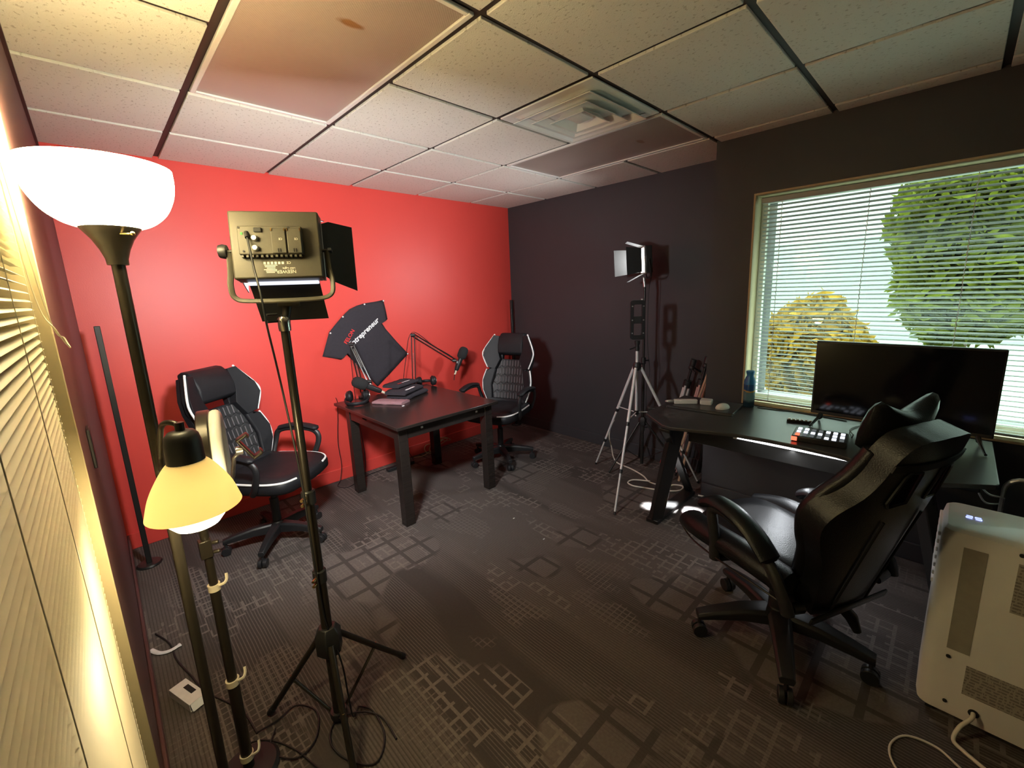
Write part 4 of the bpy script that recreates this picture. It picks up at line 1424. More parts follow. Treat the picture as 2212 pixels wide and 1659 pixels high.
q = MB()
for p in ((-0.088, 0.043), (0.040, 0.043), (-0.080, -0.024)):
    q.cyl(pm @ Vector((p[0], -0.066, p[1])), pm @ Vector((p[0], -0.069, p[1])), 0.003, n=10)
q.build('screw', M['black_matte'], box)
for (x, z, s, txt) in ((0.046, -0.087, 0.0135, 'NEEWER'), (0.044, -0.079, 0.0085, 'LED Light')):
    text_part(txt, s, pm @ frame((x, -0.0475, z + 0.012), (-1, 0, 0), (0, 0, -1), (0, -1, 0)), M['ink'], body, 'print', 0.0003)
for k in range(6):
    MB().box((-0.020 - 0.002 * (k % 2), -0.0474, -0.060 - 0.0042 * k), (0.034 - 0.006 * (k % 3), 0.0006, 0.0022), pm).build('print', M['ink'], body)
text_part('CE', 0.010, pm @ frame((0.034, -0.0475, -0.050), (-1, 0, 0), (0, 0, -1), (0, -1, 0)), M['ink'], body, 'print', 0.0003)
for k in range(6):
    MB().box((0.012 - 0.0095 * k, -0.0474, -0.0535), (0.006, 0.0006, 0.007), pm).build('print', M['ink'], body)
# yoke with tightening knobs
L = lambda x, y, z: pm @ Vector((x, y, z))
yk = MB()
yk.tube(catmull([L(-W / 2 - 0.012, -0.02, -0.010), L(-W / 2 - 0.014, -0.02, -0.075), L(-W / 2 - 0.014, -0.03, -0.115), L(-W / 2 - 0.004, -0.032, -0.150), L(-0.08, -0.032, -0.160), L(0.08, -0.032, -0.160), L(W / 2 + 0.012, -0.032, -0.150), L(W / 2 + 0.022, -0.03, -0.115), L(W / 2 + 0.014, -0.02, -0.065), L(W / 2 + 0.012, -0.02, -0.010)], 6), 0.0045, 8, flat=1.8)
yk = yk.build('yoke', M['olive_panel'], t)
for s in (-1, 1):
    k = MB()
    k.cyl(L(s * (W / 2), -0.02, -0.012), L(s * (W / 2 + 0.020), -0.02, -0.012), 0.005, n=10)
    if s < 0:
        k.lathe([(0.001, 0), (0.019, 0), (0.021, 0.008), (0.018, 0.020), (0.001, 0.021)], 9, pm @ frame((-W / 2 - 0.017, -0.02, -0.012), (0, 1, 0), (0, 0, 1), (-1, 0, 0)))
    else:
        k.box((W / 2 + 0.022, -0.02, -0.012), (0.010, 0.034, 0.008), pm)
    k.build('pivot_knob', M['black_plastic'], yk)
zc = PANEL_C.z - 0.165
b = MB()
b.box((0.02, 0.0, zc), (0.060, 0.030, 0.016), Matrix.Translation((0.0, 0.0, 0)) @ Matrix.Rotation(-0.3, 4, 'Z'))
b.cyl((0.006, -0.02, zc + 0.008), (0.006, -0.02, zc + 0.016), 0.006, n=12)
b.cyl((0.046, -0.02, zc + 0.008), (0.046, -0.02, zc + 0.016), 0.006, n=12)
b.build('bracket_plate', M['bronze'], t, bevel=0.002)
b = MB()
b.cyl((0.016, 0, zc - 0.006), (0.008, 0, zc - 0.040), 0.012, n=16)
b.cyl((0.004, 0, 1.48), (0.008, 0, zc - 0.035), 0.013, n=16)
b.cyl((-0.02, -0.012, zc - 0.030), (-0.05, -0.02, zc - 0.030), 0.004, n=8)
b.cyl((-0.02, -0.012, zc - 0.050), (-0.05, -0.02, zc - 0.050), 0.004, n=8)
b.build('spigot', M['black_metal'], t)
MB().lathe([(0.001, 1.448), (0.017, 1.448), (0.018, 1.458), (0.018, 1.485), (0.014, 1.492), (0.001, 1.493)], 20).build('top_collar', M['chrome'], t)
b = MB()
b.cyl((0, 0, 0.88), (0, 0, 1.452), 0.0130, n=18)
b.cyl((0, 0, 0.58), (0, 0, 0.90), 0.0155, n=18)
b.cyl((0, 0, 0.02), (0, 0, 0.62), 0.0180, n=18)
b.build('column', M['bronze'], t)
for z in (0.895, 0.600):
    c_ = MB().lathe([(0.015, z - 0.022), (0.022, z - 0.022), (0.022, z + 0.02), (0.018, z + 0.024), (0.015, z + 0.024)], 18).build('lock_collar', M['black_plastic'], t)
    q = MB()
    q.cyl((-0.015, -0.016, z + 0.006), (-0.032, -0.030, z + 0.006), 0.0055, n=10)
    q.cyl((-0.015, -0.016, z - 0.012), (-0.032, -0.030, z - 0.012), 0.0055, n=10)
    q.build('lock_screw', M['brass'], c_)
b = MB()
b.lathe([(0.001, 0.285), (0.030, 0.285), (0.046, 0.305), (0.046, 0.375), (0.030, 0.400), (0.001, 0.400)], 6)
b.build('crown', M['black_plastic'], t, bevel=0.003)
feet = [Vector((-3.145, -1.906, 0)), Vector((-2.665, -2.047, 0)), Vector((-3.026, -2.39, 0))]
b = MB().lathe([(0.019, 0.018), (0.028, 0.018), (0.030, 0.030), (0.028, 0.045), (0.019, 0.045)], 12).build('brace_collar', M['black_plastic'], t)
for ft in feet:
    d = (ft - o)
    d.z = 0
    u = d.normalized()
    top = u * 0.040 + Vector((0, 0, 0.345))
    end = d + Vector((0, 0, 0.011))
    leg = MB().tube([top, end], 0.0105, 12).build('leg', M['bronze'], t)
    e = (end - top).normalized()
    MB().tube([end - e * 0.03, end + Vector((0, 0, 0.001))], 0.0125, 10).build('rubber_foot', M['rubber'], leg)
    mid = top.lerp(end, 0.52)
    MB().tube([u * 0.026 + Vector((0, 0, 0.032)), mid], 0.0075, 8, flat=0.5).build('brace', M['bronze'], leg)
    MB().cyl(mid - Vector((0, 0, 0.013)), mid + Vector((0, 0, 0.013)), 0.005, n=8).build('rivet', M['brass'], leg)
b = MB()
b.cyl(L(-0.070, -0.066, 0.030), L(-0.066, -0.076, 0.012), 0.006, n=10)
b.tube(catmull([L(-0.066, -0.076, 0.012), L(-0.060, -0.082, -0.03), L(-0.054, -0.085, -0.08)] + [Vector(p) - o for p in ((-3.040, -2.195, 1.56), (-3.036, -2.195, 1.47), (-3.024, -2.19, 1.34), (-3.006, -2.175, 1.126), (-2.992, -2.15, 0.94), (-2.985, -2.14, 0.62), (-2.975, -2.135, 0.42), (-2.950, -2.16, 0.27), (-2.945, -2.17, 0.12), (-2.935, -2.16, 0.02), (-2.90, -2.12, 0.006))], 6), 0.0030, 7)
b.build('power_cord', M['rubber'], t)

# ---- second studio light by the black wall
FX, FY = -0.26, -1.81
t = thing('studio_light', 'studio light with open barn doors on a thin black stand before the black wall', 'studio light', (FX, FY, 0))
o = Vector((FX, FY, 0))
W2 = 0.205
body2, pm2 = panel(t, FAR_C - o, FAR_F, W2, W2, M['black_metal'], M['far_led'], [
    ([(-W2 / 2 - 0.004, 0.034, 0.088), (-W2 / 2 - 0.004, 0.034, -0.088), (-W2 / 2 - 0.030, 0.150, -0.105), (-W2 / 2 - 0.030, 0.150, 0.105)], M['black_matte']),
    ([(W2 / 2, 0.012, 0.088), (W2 / 2, 0.012, -0.088), (W2 / 2 + 0.040, 0.215, -0.105), (W2 / 2 + 0.040, 0.215, 0.105)], M['door_grey']),
    ([(-0.088, 0.012, W2 / 2), (0.088, 0.012, W2 / 2), (0.075, 0.13, W2 / 2 + 0.045), (-0.075, 0.13, W2 / 2 + 0.045)], M['door_grey']),
    ([(-0.088, 0.012, -W2 / 2), (0.088, 0.012, -W2 / 2), (0.075, 0.13, -W2 / 2 - 0.055), (-0.075, 0.13, -W2 / 2 - 0.055)], M['door_grey'])])
b = MB()
b.tube(catmull([pm2 @ Vector(p) for p in ((-W2 / 2 - 0.012, -0.02, 0), (-W2 / 2 - 0.012, -0.03, -0.10), (-0.06, -0.03, -0.135), (0.06, -0.03, -0.135), (W2 / 2 + 0.012, -0.03, -0.10), (W2 / 2 + 0.012, -0.02, 0))], 6), 0.004, 8, flat=1.8)
b.build('yoke', M['black_metal'], t)
MB().cyl((0, 0.0, 1.53), (0, 0.01, 1.605), 0.011, n=14).build('spigot', M['silver'], t)
b = MB()
b.cyl((0, 0, 0.92), (0, 0, 1.54), 0.0095, n=14)
b.cyl((0, 0, 0.36), (0, 0, 0.95), 0.0120, n=14)
b.cyl((0, 0, 0.05), (0, 0, 0.38), 0.0145, n=14)
b.build('column', M['black_metal'], t)
for z in (0.94, 0.37):
    q = MB()
    q.lathe([(0.012, z - 0.025), (0.019, z - 0.025), (0.019, z + 0.025), (0.012, z + 0.025)], 14)
    q.cyl((0.012, -0.012, z), (0.035, -0.030, z), 0.006, n=10)
    q.build('lock_collar', M['black_plastic'], t)
MB().lathe([(0.001, 0.385), (0.022, 0.385), (0.034, 0.40), (0.034, 0.45), (0.022, 0.465), (0.001, 0.465)], 6).build('crown', M['black_plastic'], t)
for ft in (Vector((-0.521, -1.653, 0)), Vector((-0.045, -1.66, 0)), Vector((-0.20, -2.18, 0))):
    d = ft - o
    u = d.normalized()
    leg = MB().tube([u * 0.03 + Vector((0, 0, 0.42)), d + Vector((0, 0, 0.009))], 0.0085, 10).build('leg', M['black_metal'], t)
    MB().tube([u * 0.02 + Vector((0, 0, 0.10)), (u * 0.03 + Vector((0, 0, 0.42))).lerp(d, 0.5)], 0.006, 8, flat=0.5).build('brace', M['black_metal'], leg)
MB().tube(catmull([pm2 @ Vector(p) for p in ((0.02, -0.05, -0.02), (0.06, -0.07, -0.09))] + [Vector(p) for p in ((0.03, -0.02, 1.50), (0.028, -0.015, 1.2), (0.035, -0.02, 1.0), (0.05, -0.03, 0.85), (0.02, -0.02, 0.7), (0.022, -0.02, 0.5))], 6), 0.0028, 6).build('power_cord', M['rubber'], t)

# ---- silver tripod carrying a phone cage
QX, QY = -0.575, -1.935
t = thing('tripod', 'silver tripod with spread legs carrying a black phone cage', 'tripod', (QX, QY, 0))
o = Vector((QX, QY, 0))
b = MB()
b.cyl((0, 0, 0.57), (0, 0, 1.075), 0.0105, n=14)
b.build('column', M['alu_white'], t)
b = MB()
b.lathe([(0.001, 0.925), (0.022, 0.925), (0.030, 0.94), (0.030, 0.965), (0.020, 0.985), (0.001, 0.985)], 18)
b.cyl((0.02, 0, 0.97), (0.06, -0.02, 0.965), 0.004, n=8)
b.build('shoulder', M['black_plastic'], t)
MB().lathe([(0.011, 0.585), (0.018, 0.585), (0.018, 0.615), (0.011, 0.615)], 14).build('brace_collar', M['black_plastic'], t)
for ft in (Vector((-1.061, -2.062, 0)), Vector((-0.432, -1.458, 0)), Vector((-0.226, -2.285, 0))):
    d = ft - o
    u = d.normalized()
    top, end = u * 0.030 + Vector((0, 0, 0.945)), d + Vector((0, 0, 0.006))
    j1, j2 = top.lerp(end, 0.40), top.lerp(end, 0.72)
    leg = MB().tube([top, j1], 0.0115, 12).tube([j1, j2], 0.0090, 12).tube([j2, end - (end - top) * 0.01], 0.0070, 12).build('leg', M['alu_white'], t)
    e = (end - top).normalized()
    for j in (j1, j2):
        MB().tube([j - e * 0.014, j + e * 0.014], 0.0140, 12).build('leg_lock', M['black_plastic'], leg)
    MB().tube([end - e * 0.02, end], 0.0085, 10).build('foot_tip', M['rubber'], leg)
    MB().tube([u * 0.016 + Vector((0, 0, 0.60)), top.lerp(end, 0.37)], 0.0060, 8, flat=0.6).build('brace', M['alu_white'], leg)
b = MB()
b.lathe([(0.001, 1.070), (0.016, 1.070), (0.018, 1.09), (0.014, 1.11), (0.020, 1.125), (0.020, 1.145), (0.001, 1.147)], 16)
b.cyl((-0.01, 0, 1.10), (-0.055, 0.03, 1.085), 0.005, n=8)
b.build('tilt_head', M['black_plastic'], t)
CN = Vector((-0.75, -0.66, 0)).normalized()
CX_ = Vector((0, 0, 1)).cross(CN)
cm = frame((0, 0, 1.297), CX_, CN, (0, 0, 1))


def rrect(hx, hz, r, n=5):
    pts = []
    for (cx, cz, a0) in ((hx - r, hz - r, 0), (-hx + r, hz - r, PI / 2), (-hx + r, -hz + r, PI), (hx - r, -hz + r, 1.5 * PI)):
        for k in range(n + 1):
            a = a0 + PI / 2 * k / n
            pts.append((cx + r * math.cos(a), cz + r * math.sin(a)))
    return pts


cg = plate(rrect(0.052, 0.143, 0.020), [rrect(0.029, 0.112, 0.010)], -0.014, 0.014, lambda u, v, w: cm @ Vector((u, w, v)), 'phone_cage', M['black_plastic'], t, bevel=0.003)
MB().box((0, 0, 0.0), (0.062, 0.020, 0.052), cm).build('phone_clamp', M['black_matte'], cg, bevel=0.003)
q = MB()
for x in (-0.040, 0.040):
    for z in (-0.095, 0.0, 0.10):
        q.cyl(cm @ Vector((x, 0.013, z)), cm @ Vector((x, 0.017, z)), 0.005, n=10)
q.build('thread_insert', M['silver'], cg)
MB().lathe([(0.001, 0), (0.009, 0), (0.009, 0.010), (0.001, 0.011)], 12, cm @ Matrix.Translation((0.03, 0, 0.142))).build('cold_shoe', M['silver'], cg)

# ---- slim corner lights and leaning gear
for (x, y, lab) in ((-3.375, -0.30, 'slim black light pole standing in the left corner of the red wall'), (-0.075, -0.075, 'slim black light pole in the far corner, behind the right office chair')):
    p = thing('corner_light_pole', lab, 'light pole', (x, y, 0), 0, 'slim unlit corner light poles')
    MB().lathe([(0.001, 0), (0.06, 0), (0.062, 0.006), (0.055, 0.014), (0.001, 0.016)], 24).build('base', M['black_metal'], p)
    MB().box((0, 0, 0.725), (0.026, 0.026, 1.42)).build('pole', M['black_metal'], p, bevel=0.003)


def folded_tripod(base, top, label, leg_mat, tip_mat, group=None):
    t = thing('folded_tripod', label, 'tripod', base)
    o = Vector(base)
    ax = Vector(top) - o
    e = ax.normalized()
    s1 = e.cross(Vector((0.3, 1, 0))).normalized()
    s2 = e.cross(s1)
    for k in range(3):
        a = 2 * PI * k / 3 + 0.4
        r = s1 * math.cos(a) + s2 * math.sin(a)
        p0, p1 = r * 0.035 + e * 0.02, r * 0.022 + ax * 0.78
        p0.z = max(p0.z, 0.012)
        m1 = p0.lerp(p1, 0.5)
        leg = MB().tube([p0, m1], 0.007, 10).tube([m1, p1], 0.010, 10).build('leg', leg_mat, t)
        MB().tube([p0, p0 + (p1 - p0).normalized() * 0.03], 0.0095, 10).build('foot_tip', tip_mat, leg)
        MB().tube([m1 - e * 0.015, m1 + e * 0.02], 0.0135, 10).build('leg_lock', M['black_plastic'], leg)
    b = MB()
    b.tube([ax * 0.76, ax * 0.82], 0.030, 12)
    b.tube([ax * 0.80, ax * 0.93], 0.011, 10)
    b.build('column', M['black_plastic'], t)
    b = MB()
    b.ell(ax * 0.93, (0.024, 0.024, 0.024), 14, 10)
    b.tube([ax * 0.95, ax], 0.022, 12)
    b.tube([ax * 0.94, ax * 0.94 - s1 * 0.12 - e * 0.05], [0.006, 0.009], 8)
    b.tube([ax * 0.92, ax * 0.90 + s2 * 0.05], 0.008, 8)
    b.build('pan_head', M['black_plastic'], t)
    return t


folded_tripod((-0.115, -1.93, 0), (-0.105, -2.16, 0.96), 'folded silver tripod with red feet leaning left in the black corner', M['alu_white'], M['red_plastic'])
folded_tripod((-0.215, -2.10, 0), (-0.110, -2.27, 0.99), 'folded rosy tripod with black head leaning beside the window bay', M['pinkish'], M['rubber'])
tag(MB().tube([(-0.30, -2.16, 0.012), (-0.12, -2.352, 1.14)], 0.0095, 10).build('wooden_stick', M['wood_stick'], origin=(-0.30, -2.16, 0)), 'longer pale stick leaning in the corner by the window bay', 'stick', 'sticks leaning in the corner')
tag(MB().tube([(-0.36, -2.10, 0.012), (-0.20, -2.352, 1.02)], 0.0095, 10).build('wooden_stick', M['wood_stick'], origin=(-0.20, -2.02, 0)), 'shorter pale stick leaning nearest the folded silver tripod', 'stick', 'sticks leaning in the corner')
b = MB()
b.tube([(-0.05, -2.20, 0.012), (-0.035, -2.345, 0.93)], 0.011, 10)
b = tag(b.build('black_pole', M['black_metal'], origin=(-0.05, -2.20, 0)), 'thin black pole leaning on the window bay beside the sticks', 'pole')

# ================================================================ things on the table and wall
# ---- microphones on boom arms


def boom(base, elbow, tip, mic_dir, label, cable_pts):
    t = thing('microphone_arm', label, 'microphone', base)
    o = Vector(base)
    E, T_ = Vector(elbow) - o, Vector(tip) - o
    b = MB()
    b.box((0, 0.012, 0.014), (0.045, 0.055, 0.012))
    b.box((0, 0.042, -0.02), (0.040, 0.010, 0.075))
    b.box((0, 0.018, -0.052), (0.040, 0.050, 0.010))
    b.cyl((0, 0.012, -0.085), (0, 0.012, -0.030), 0.006, n=10)
    b.cyl((0, 0, 0.020), (0, 0, 0.055), 0.012, n=14)
    b.build('table_clamp', M['black_metal'], t, bevel=0.002)

    def link(p, q, name):
        ax = (q - p).normalized()
        s = ax.cross(Vector((0.65, 0.75, 0.1))).normalized() * 0.013
        lk = MB()
        for k in (-1, 1):
            lk.tube([p + s * k, q + s * k], 0.0052, 4)
        lk = lk.build(name, M['black_metal'], t)
        sp = MB()
        n = 60
        a, c = p.lerp(q, 0.12), p.lerp(q, 0.62)
        s2 = ax.cross(s).normalized()
        sp.tube([a.lerp(c, i / n) + (s.normalized() * math.cos(i * 2.1) + s2 * math.sin(i * 2.1)) * 0.005 for i in range(n + 1)], 0.0012, 4)
        sp.build('spring', M['silver'], lk)
        return lk

    link(Vector((0, 0, 0.05)), E, 'lower_arm')
    link(E, T_, 'upper_arm')
    for p in (E, T_):
        MB().cyl(p - Vector((0.014, -0.012, 0)), p + Vector((0.014, -0.012, 0)), 0.015, n=14).build('hinge', M['black_plastic'], t)
    md = Vector(mic_dir).normalized()
    kn = T_ + (T_ - E).normalized() * 0.035
    b = MB()
    b.tube([T_, kn], 0.006, 10)
    b.cyl(kn - Vector((0, 0, 0.008)), kn + Vector((0, 0, 0.012)), 0.010, n=12)
    b.build('mic_mount', M['silver'], t)
    mb_ = kn + (T_ - E).normalized() * 0.022
    f = frame(mb_, md.orthogonal(), md.cross(md.orthogonal()), md)
    body = MB().lathe([(0.001, -0.075), (0.013, -0.075), (0.020, -0.065), (0.022, 0.00), (0.024, 0.055), (0.001, 0.056)], 22, f).build('microphone', M['black_plastic'], t)
    MB().lathe([(0.001, 0.045), (0.026, 0.045), (0.041, 0.060), (0.045, 0.085), (0.045, 0.125), (0.038, 0.150), (0.022, 0.163), (0.001, 0.166)], 26, f).build('windscreen', M['foam'], body)
    MB().lathe([(0.001, -0.115), (0.0085, -0.115), (0.0095, -0.105), (0.0095, -0.075), (0.001, -0.074)], 14, f).build('plug', M['beige_plastic'], body)
    tail = f @ Vector((0, 0, -0.113))
    MB().tube(catmull([tail, tail - md * 0.03 + Vector((0, 0, -0.03)), tail.lerp(T_, 0.6) + Vector((0, 0, -0.03)), T_ + Vector((0, 0, 0.016)), T_.lerp(E, 0.5) + Vector((0, 0.016, 0.022)), E + Vector((0, 0.012, 0.022))] + [Vector(p) - o for p in cable_pts], 6), 0.0028, 6).build('cable', M['rubber'], t)
    return t


boom((-1.915, -0.205, TZ), (-1.955, -0.19, 1.165), (-1.905, -0.33, 0.870), (-0.85, 0.20, 0.50),
     'microphone in foam windscreen on boom arm at the left end of the table', [(-1.945, -0.12, 0.95), (-1.93, -0.09, 0.60), (-1.90, -0.08, 0.2), (-1.93, -0.10, 0.006)])
boom((-1.435, -0.205, TZ), (-1.405, -0.20, 1.185), (-1.010, -0.245, 0.905), (0.40, -0.10, 0.85),
     'microphone in foam windscreen on boom arm reaching toward the right chair', [(-1.46, -0.13, 0.95), (-1.49, -0.09, 0.66), (-1.50, -0.07, 0.2), (-1.46, -0.12, 0.006)])


# ---- headphones lying on the table
def headphones(loc, rot, label):
    t = thing('headphones', label, 'headphones', loc, rot, 'headphones on the table')
    band = catmull([(-0.075, 0, 0.045), (-0.085, 0.07, 0.030), (-0.06, 0.135, 0.020), (0, 0.160, 0.018), (0.06, 0.135, 0.020), (0.085, 0.07, 0.030), (0.075, 0, 0.045)], 6)
    MB().tube(band, 0.0085, 10, flat=1.6).build('headband', M['leather'], t)
    for s in (-1, 1):
        f = frame((s * 0.065, 0, 0.047), (0, 1, 0), (0, 0, 1) if s > 0 else (0, 0, -1), (s, 0, 0))
        cup_ = MB().lathe([(0.001, 0.024), (0.026, 0.024), (0.040, 0.014), (0.044, 0.0), (0.001, 0.0)], 26, f).build('ear_cup', M['black_plastic'], t)
        MB().lathe([(0.016, -0.024), (0.030, -0.027), (0.044, -0.016), (0.046, -0.002), (0.016, -0.002)], 26, f, loop=True).build('ear_pad', M['leather'], cup_)
        MB().lathe([(0.020, 0.0245), (0.023, 0.0245), (0.023, 0.0265), (0.020, 0.0265)], 24, f, loop=True).build('trim_ring', M['silver'], cup_)
    return t


headphones((-1.985, -0.27, TZ), 2.6, 'headphones at the left end of the table, below the left microphone')
headphones((-1.335, -0.245, TZ), -0.5, 'headphones by the boom arm base at the back right of the table')


# ---- folded shirts
def rot2(x, y, a):
    return (x * math.cos(a) - y * math.sin(a), x * math.sin(a) + y * math.cos(a))


SH = Vector((-1.665, -0.42, TZ))


def folded_shirt(dx, dy, z, a, w, l, h, mat, label, prints=(), z0=None):
    t = thing('folded_shirt', label, 'shirt', (SH.x + dx, SH.y + dy, z), a, 'folded shirts on the table')
    n, m = 14, 10
    b = MB()
    prof = [(-0.5, 0.35), (-0.47, 0.0), (0.47, 0.0), (0.5, 0.4), (0.47, 0.85), (0.25, 1.0), (-0.25, 1.0), (-0.47, 0.8)]
    vs = []
    rnd = random.Random(int(abs(dx * 1e4) + z * 1e4))
    for i in range(n):
        y = -l / 2 + l * i / (n - 1)
        e = 1 if 0 < i < n - 1 else 0.82
        for (u, q) in prof:
            jit = rnd.uniform(-0.003, 0.003)
            vs.append((u * w * (1 + rnd.uniform(-0.02, 0.02)), y * (1 + 0.02 * u), max(0.0005, q * h * e + jit * (q > 0.5))))
    k = len(prof)
    fs = [tuple(range(k)), tuple(reversed(range((n - 1) * k, n * k)))]
    for i in range(n - 1):
        fs += [(i * k + q, i * k + (q + 1) % k, (i + 1) * k + (q + 1) % k, (i + 1) * k + q) for q in range(k)]
    b.add(vs, fs).build('fabric', mat, t, angle=70)
    for (x, y, sx, sy, r, ink) in prints:
        c, s = math.cos(r), math.sin(r)
        pm_ = Matrix.Translation((x, y, h + 0.002)) @ Matrix.Rotation(r, 4, 'Z')
        q = MB()
        kk = max(2, int(sx / 0.018))
        for i in range(kk):
            q.box((-sx / 2 + sx * (i + 0.5) / kk, 0, 0), (sx / kk * 0.72, sy * (0.75 + 0.25 * ((i * 7) % 3) / 2), 0.0012), pm_)
        q.build('print', ink, t)
    return t


folded_shirt(-0.178, -0.115, TZ, 0.52, 0.12, 0.26, 0.024, M['shirt_pink'], 'mauve folded shirt sticking out under the front left of the pile')
folded_shirt(0.035, -0.01, TZ + 0.003, 0.42 + PI / 2, 0.20, 0.30, 0.038, M['shirt'], 'dark folded shirt at the bottom right of the pile on the table')
folded_shirt(-0.005, -0.03, TZ + 0.047, 0.50 + PI / 2, 0.19, 0.28, 0.036, M['shirt'], 'dark folded shirt with white print, second from the top of the pile',
             [(-0.080, 0.045, 0.13, 0.024, PI / 2, M['white_ink'])])
folded_shirt(0.010, 0.045, TZ + 0.090, 0.40 + PI / 2, 0.16, 0.27, 0.028, M['shirt'], 'dark folded shirt with red and white print on top of the pile',
             [(-0.045, 0.075, 0.05, 0.016, PI / 2, M['red_ink']), (-0.045, -0.005, 0.10, 0.016, PI / 2, M['white_ink'])])
tag(MB().box((0, 0, 0.002), (0.020, 0.010, 0.004), Matrix.Rotation(0.5, 4, 'Z')).build('paper_scrap', M['paper'], origin=(0, 0, 0)), 'tiny white paper scrap on the table top in front of the shirts', 'paper').location = (-1.83, -0.70, TZ)

# ---- t-shirt pinned to the wall
t = thing('t_shirt', 'black printed t-shirt pinned askew on the red wall above the table', 't-shirt', (-1.75, -0.004, 1.15))
sp = [(-2.052, 1.262), (-2.088, 1.17), (-2.125, 1.075), (-2.05, 1.052), (-1.982, 1.029), (-1.945, 1.083), (-1.88, 1.00), (-1.78, 0.865), (-1.69, 0.746), (-1.53, 0.865), (-1.361, 0.998),
      (-1.46, 1.115), (-1.56, 1.245), (-1.598, 1.312), (-1.535, 1.330), (-1.545, 1.415), (-1.558, 1.499), (-1.64, 1.487), (-1.729, 1.479), (-1.80, 1.462), (-1.865, 1.436), (-1.925, 1.388), (-1.98, 1.335)]
fab = MB()
n = len(sp)
cxs, czs = sum(p[0] for p in sp) / n, sum(p[1] for p in sp) / n
vs, fs = [], []
rings = 10
for k in range(rings):
    s = 1 - k / rings
    for i, (x, z) in enumerate(sp):
        X, Z = cxs + (x - cxs) * s, czs + (z - czs) * s
        yy = -0.006 - 0.007 * math.sin(9 * (X + Z)) ** 2 * (1 if k else 0.2) - 0.006 * math.sin(14 * X - 8 * Z) ** 2 * (1 if k else 0.2)
        vs.append((X + 1.75, yy, Z - 1.15))
vs.append((cxs + 1.75, -0.012, czs - 1.15))
for k in range(rings - 1):
    fs += [(k * n + i, k * n + (i + 1) % n, (k + 1) * n + (i + 1) % n, (k + 1) * n + i) for i in range(n)]
fs += [((rings - 1) * n + i, (rings - 1) * n + (i + 1) % n, rings * n) for i in range(n)]
fab = fab.add(vs, fs).build('fabric', M['shirt'], t, solid=0.003, angle=70)
th = math.atan2(1.324 - 1.146, -1.648 + 1.889)
dx_, dz_ = Vector((math.cos(th), 0, math.sin(th))), Vector((-math.sin(th), 0, math.cos(th)))
text_part('FELON', 0.044, frame((-1.925 + 1.75, -0.021, 1.150 - 1.15), (0.60, 0, 0.80), (-0.80, 0, 0.60), (0, -1, 0)), M['red_ink'], fab, 'print', 0.0004, 0.0, 0.0006)
text_part('Entrepreneur', 0.062, frame((-1.893 + 1.75, -0.0215, 1.118 - 1.15), dx_, dz_, (0, -1, 0)), M['white_ink'], fab, 'print', 0.0005, 0.2, 0.0016)
for (x, z) in ((-1.56, 1.492), (-1.735, 1.470), (-2.045, 1.255), (-1.37, 0.998), (-1.93, 1.378)):
    MB().ell((x + 1.75, -0.018, z - 1.15), (0.007, 0.006, 0.007), 10, 8).build('pin', M['white_plastic'], t)

# ---- outlet plate on the left wall, cables by the wall
ob = MB().box((0.004, 0, 0), (0.008, 0.075, 0.118)).build('switch_plate', M['black_plastic'], bevel=0.002)
ob.location = (XL, -1.78, 1.13)
tag(ob, 'black switch plate on the dark left wall beside the cream blind', 'switch plate')

b = MB()
rnd = random.Random(4)
for k in range(5):
    c0 = Vector((-1.25 + 0.045 * k, -0.075 - 0.012 * (k % 2), 0.012 + 0.012 * k))
    pts = [c0 + Vector((0.055 * math.cos(a) * (1 + 0.2 * rnd.random()), 0.035 * math.sin(a), 0.045 * (1 + math.sin(a + k)) * 0.8)) for a in [i * 0.7 for i in range(9)]]
    b.tube(catmull(pts, 5, True), 0.0032, 6, closed=True)
b.tube(catmull([(-1.24, -0.07, 0.02), (-1.34, -0.09, 0.006), (-1.42, -0.06, 0.006)], 6), 0.0032, 6)
tag(b.build('cable_bundle', M['tan_cable'], origin=(-1.2, -0.08, 0)), 'tangled tan cable bundle on the floor under the table by the red wall', 'cable')
tag(MB().tube(catmull([(-2.095, -0.10, 0.74), (-2.075, -0.07, 0.69), (-2.08, -0.05, 0.55), (-2.10, -0.045, 0.35), (-2.095, -0.05, 0.15), (-2.13, -0.07, 0.03), (-2.17, -0.12, 0.005), (-2.11, -0.20, 0.005), (-1.9, -0.10, 0.005), (-1.6, -0.09, 0.005)], 6), 0.0026, 6).build('cable', M['rubber'], origin=(-2.1, -0.1, 0)),
    'thin black cable dropping from the left back corner of the table to the floor', 'cable')
pb = MB().box((0, 0, 0.016), (0.26, 0.05, 0.030)).build('power_strip', M['black_plastic'], bevel=0.004)
pb.location = (-1.62, -0.16, 0)
tag(pb, 'black power strip on the floor under the table', 'power strip')

